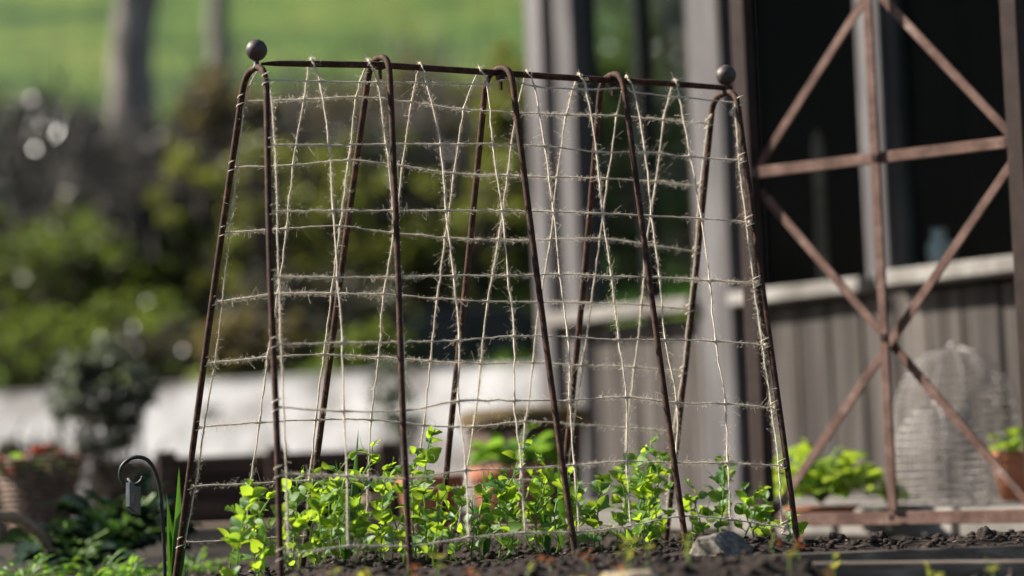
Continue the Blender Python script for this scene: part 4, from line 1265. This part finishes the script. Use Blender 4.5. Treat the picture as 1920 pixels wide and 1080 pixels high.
sc = at(1345, 1050, 3.78)
rock('flat_stone', V((sc.x, 3.78, -0.008)), 0.078, (0.95, 0.7, 0.7), 'stone', 'grey broken stone lying before the fourth hoop, half in shadow', 3,
     [((-0.15, -0.1, 1), 0.040), ((-0.5, -0.8, 0.15), 0.03), ((0.6, -0.45, 0.65), 0.030), ((-0.9, 0.1, 0.45), 0.042)])
sc = at(1185, 1075, 3.25)
rock('pale_stone', V((sc.x, 3.25, -0.02)), 0.05, (0.95, 0.8, 0.72), 'sandstone', 'pale rounded stone cut off by the bottom edge', 9, [((0, 0, 1), 0.030)])
sc = at(8, 1065, 3.6)
rock('brown_stone', V((sc.x, 3.6, -0.03)), 0.032, (0.9, 0.8, 0.8), 'clod', 'dark lump at the bottom left corner', 14, [])


def plank(name, a, b, hgt, th, mat, label):
    d = (b - a); c = (a + b) / 2; n = V((d.y, -d.x, 0)).normalized()
    return MB().bevelbox(c - V((0, 0, hgt / 2)), d / 2, n * th / 2, V((0, 0, hgt / 2)), 0.002).build(name, mat, None, label=label, category='board')


plank('edging_board', at(1425, 1040, 3.62), at(2060, 1016, 3.72), 0.06, 0.012, 'greyboard', 'thin weathered board edging the bed at the lower right')
plank('edging_board', at(1380, 1056, 3.44), at(2060, 1049, 3.50), 0.06, 0.05, 'greyboard', 'thicker pale timber below the thin edging board')

cl = MB(); rc = random.Random(31)
for _ in range(6500):
    x, y = rc.uniform(-0.75, 1.25), rc.uniform(3.25, 4.7)
    r = rc.choice((0.002, 0.003, 0.004, 0.005, 0.007)) * rc.uniform(0.7, 1.3)
    cl.ball((x, y, bedz(x, y) + r * 0.25), r, 6, 4, 0.35, (1, 1, 0.75), rc.randrange(9999))
cl.build('soil_crumbs', 'clod', None, True, kind='stuff', label='crumbs of dark soil over the bed', category='soil')
for k, (px, Y, r) in enumerate(((1570, 4.25, 0.03), (1545, 4.2, 0.02), (1850, 4.12, 0.026), (1815, 4.1, 0.018), (1760, 4.15, 0.016), (1700, 4.2, 0.014), (1650, 4.2, 0.018), (1890, 4.1, 0.014), (1520, 4.2, 0.016), (1730, 4.1, 0.012), (1610, 4.15, 0.014))):
    x = at(px, 1000, Y).x
    MB().ball((x, Y, bedz(x, Y) + r * 0.2), r * 0.58, 22, 15, 0.3, (1.2, 1, 0.8), 70 + k).rough(0.14, 70 + k).build('soil_clod', 'clod', None, True, group='dark clods along the right of the bed',
        label=('largest dark soil clod at the left end of the row', 'dark soil clod touching the largest left one', 'largest dark soil clod at the right end of the row', 'dark soil clod just left of the right-hand largest one')[k] if k < 4 else 'small dark soil clod, %s from the left between the two largest ones' % {1520: 'just outside, first', 1610: 'first', 1650: 'second', 1700: 'third', 1730: 'fourth', 1760: 'fifth', 1890: 'beyond, last'}[px], category='soil clod')

# small foreground seedlings, out of focus
rs = random.Random(77)
cs = {}
for px in sorted([rs.uniform(1000, 1900) for _ in range(26)] + [rs.uniform(600, 1000) for _ in range(8)]):
    Y = rs.uniform(3.15, 3.5)
    p = at(px, 1075, Y); p.z = bedz(p.x, Y) - 0.002
    red = rs.random() < 0.33
    cc = 'reddish' if red else 'yellow-green'
    zone = 'right of the pale stone' if px > 1190 else 'from the leftmost hoop, left of the pale stone'
    cs[(cc, zone)] = cs.get((cc, zone), 0) + 1
    nth = cs[(cc, zone)]
    rt = thing('tiny_seedling', p, '%s tiny %s blurred seedling %s' % (ORD[nth - 1] if nth <= 14 else 'last', cc, zone), 'seedling', 'tiny foreground seedlings')
    key = 'seedred' if red else 'seedyellow'
    hh = rs.uniform(0.016, 0.045)
    st = MB().tube([V((0, 0, 0)), V((rs.gauss(0, 0.003), 0, hh * 0.5)), V((rs.gauss(0, 0.004), 0, hh))], 0.0007, 4).build('stem', 'peastem', None)
    st.parent = rt
    for q in range(rs.randrange(4, 8)):
        a = rs.random() * 6.3
        link('leaf', NARROW[key], rt, frame(V((0, 0, hh * rs.uniform(0.5, 1))), V((cos(a), sin(a), rs.uniform(0, 1))), V((rs.gauss(0, .3), rs.gauss(0, .3), 1)), rs.uniform(0.009, 0.017)))

# bits of straw and dead leaf on the soil
m_, nt2, b2_ = newmat('litter')
g2 = nt2.nodes.new('ShaderNodeNewGeometry')
nt2.links.new(ramp(nt2, g2.outputs['Random Per Island'], [(0.0, (0.05, 0.03, 0.025)), (0.5, (0.16, 0.09, 0.07)), (0.8, (0.3, 0.2, 0.14)), (1.0, (0.4, 0.33, 0.27))]), b2_.inputs['Base Color'])
MT['litter'] = m_
lt = MB(); rl = random.Random(5)
for _ in range(900):
    x, y = rl.uniform(-0.7, 0.9), rl.uniform(3.3, 4.5)
    p = V((x, y, bedz(x, y) + rl.uniform(0.001, 0.006)))
    d = V((rl.gauss(0, 1), rl.gauss(0, 1), rl.gauss(0, 0.35))).normalized(); sd = d.cross(V((rl.gauss(0, 0.4), rl.gauss(0, 0.4), 1))).normalized()
    L_, w_ = (rl.uniform(0.01, 0.03), 0.0008) if rl.random() < 0.45 else (rl.uniform(0.005, 0.012), rl.uniform(0.002, 0.004))
    lt.add([p, p + d * L_ * 0.5 + sd * w_, p + d * L_, p + d * L_ * 0.5 - sd * w_], [(0, 1, 2), (0, 2, 3)])
lt.build('leaf_litter', 'litter', None, kind='stuff', label='scraps of straw and dead leaf on the soil', category='litter')
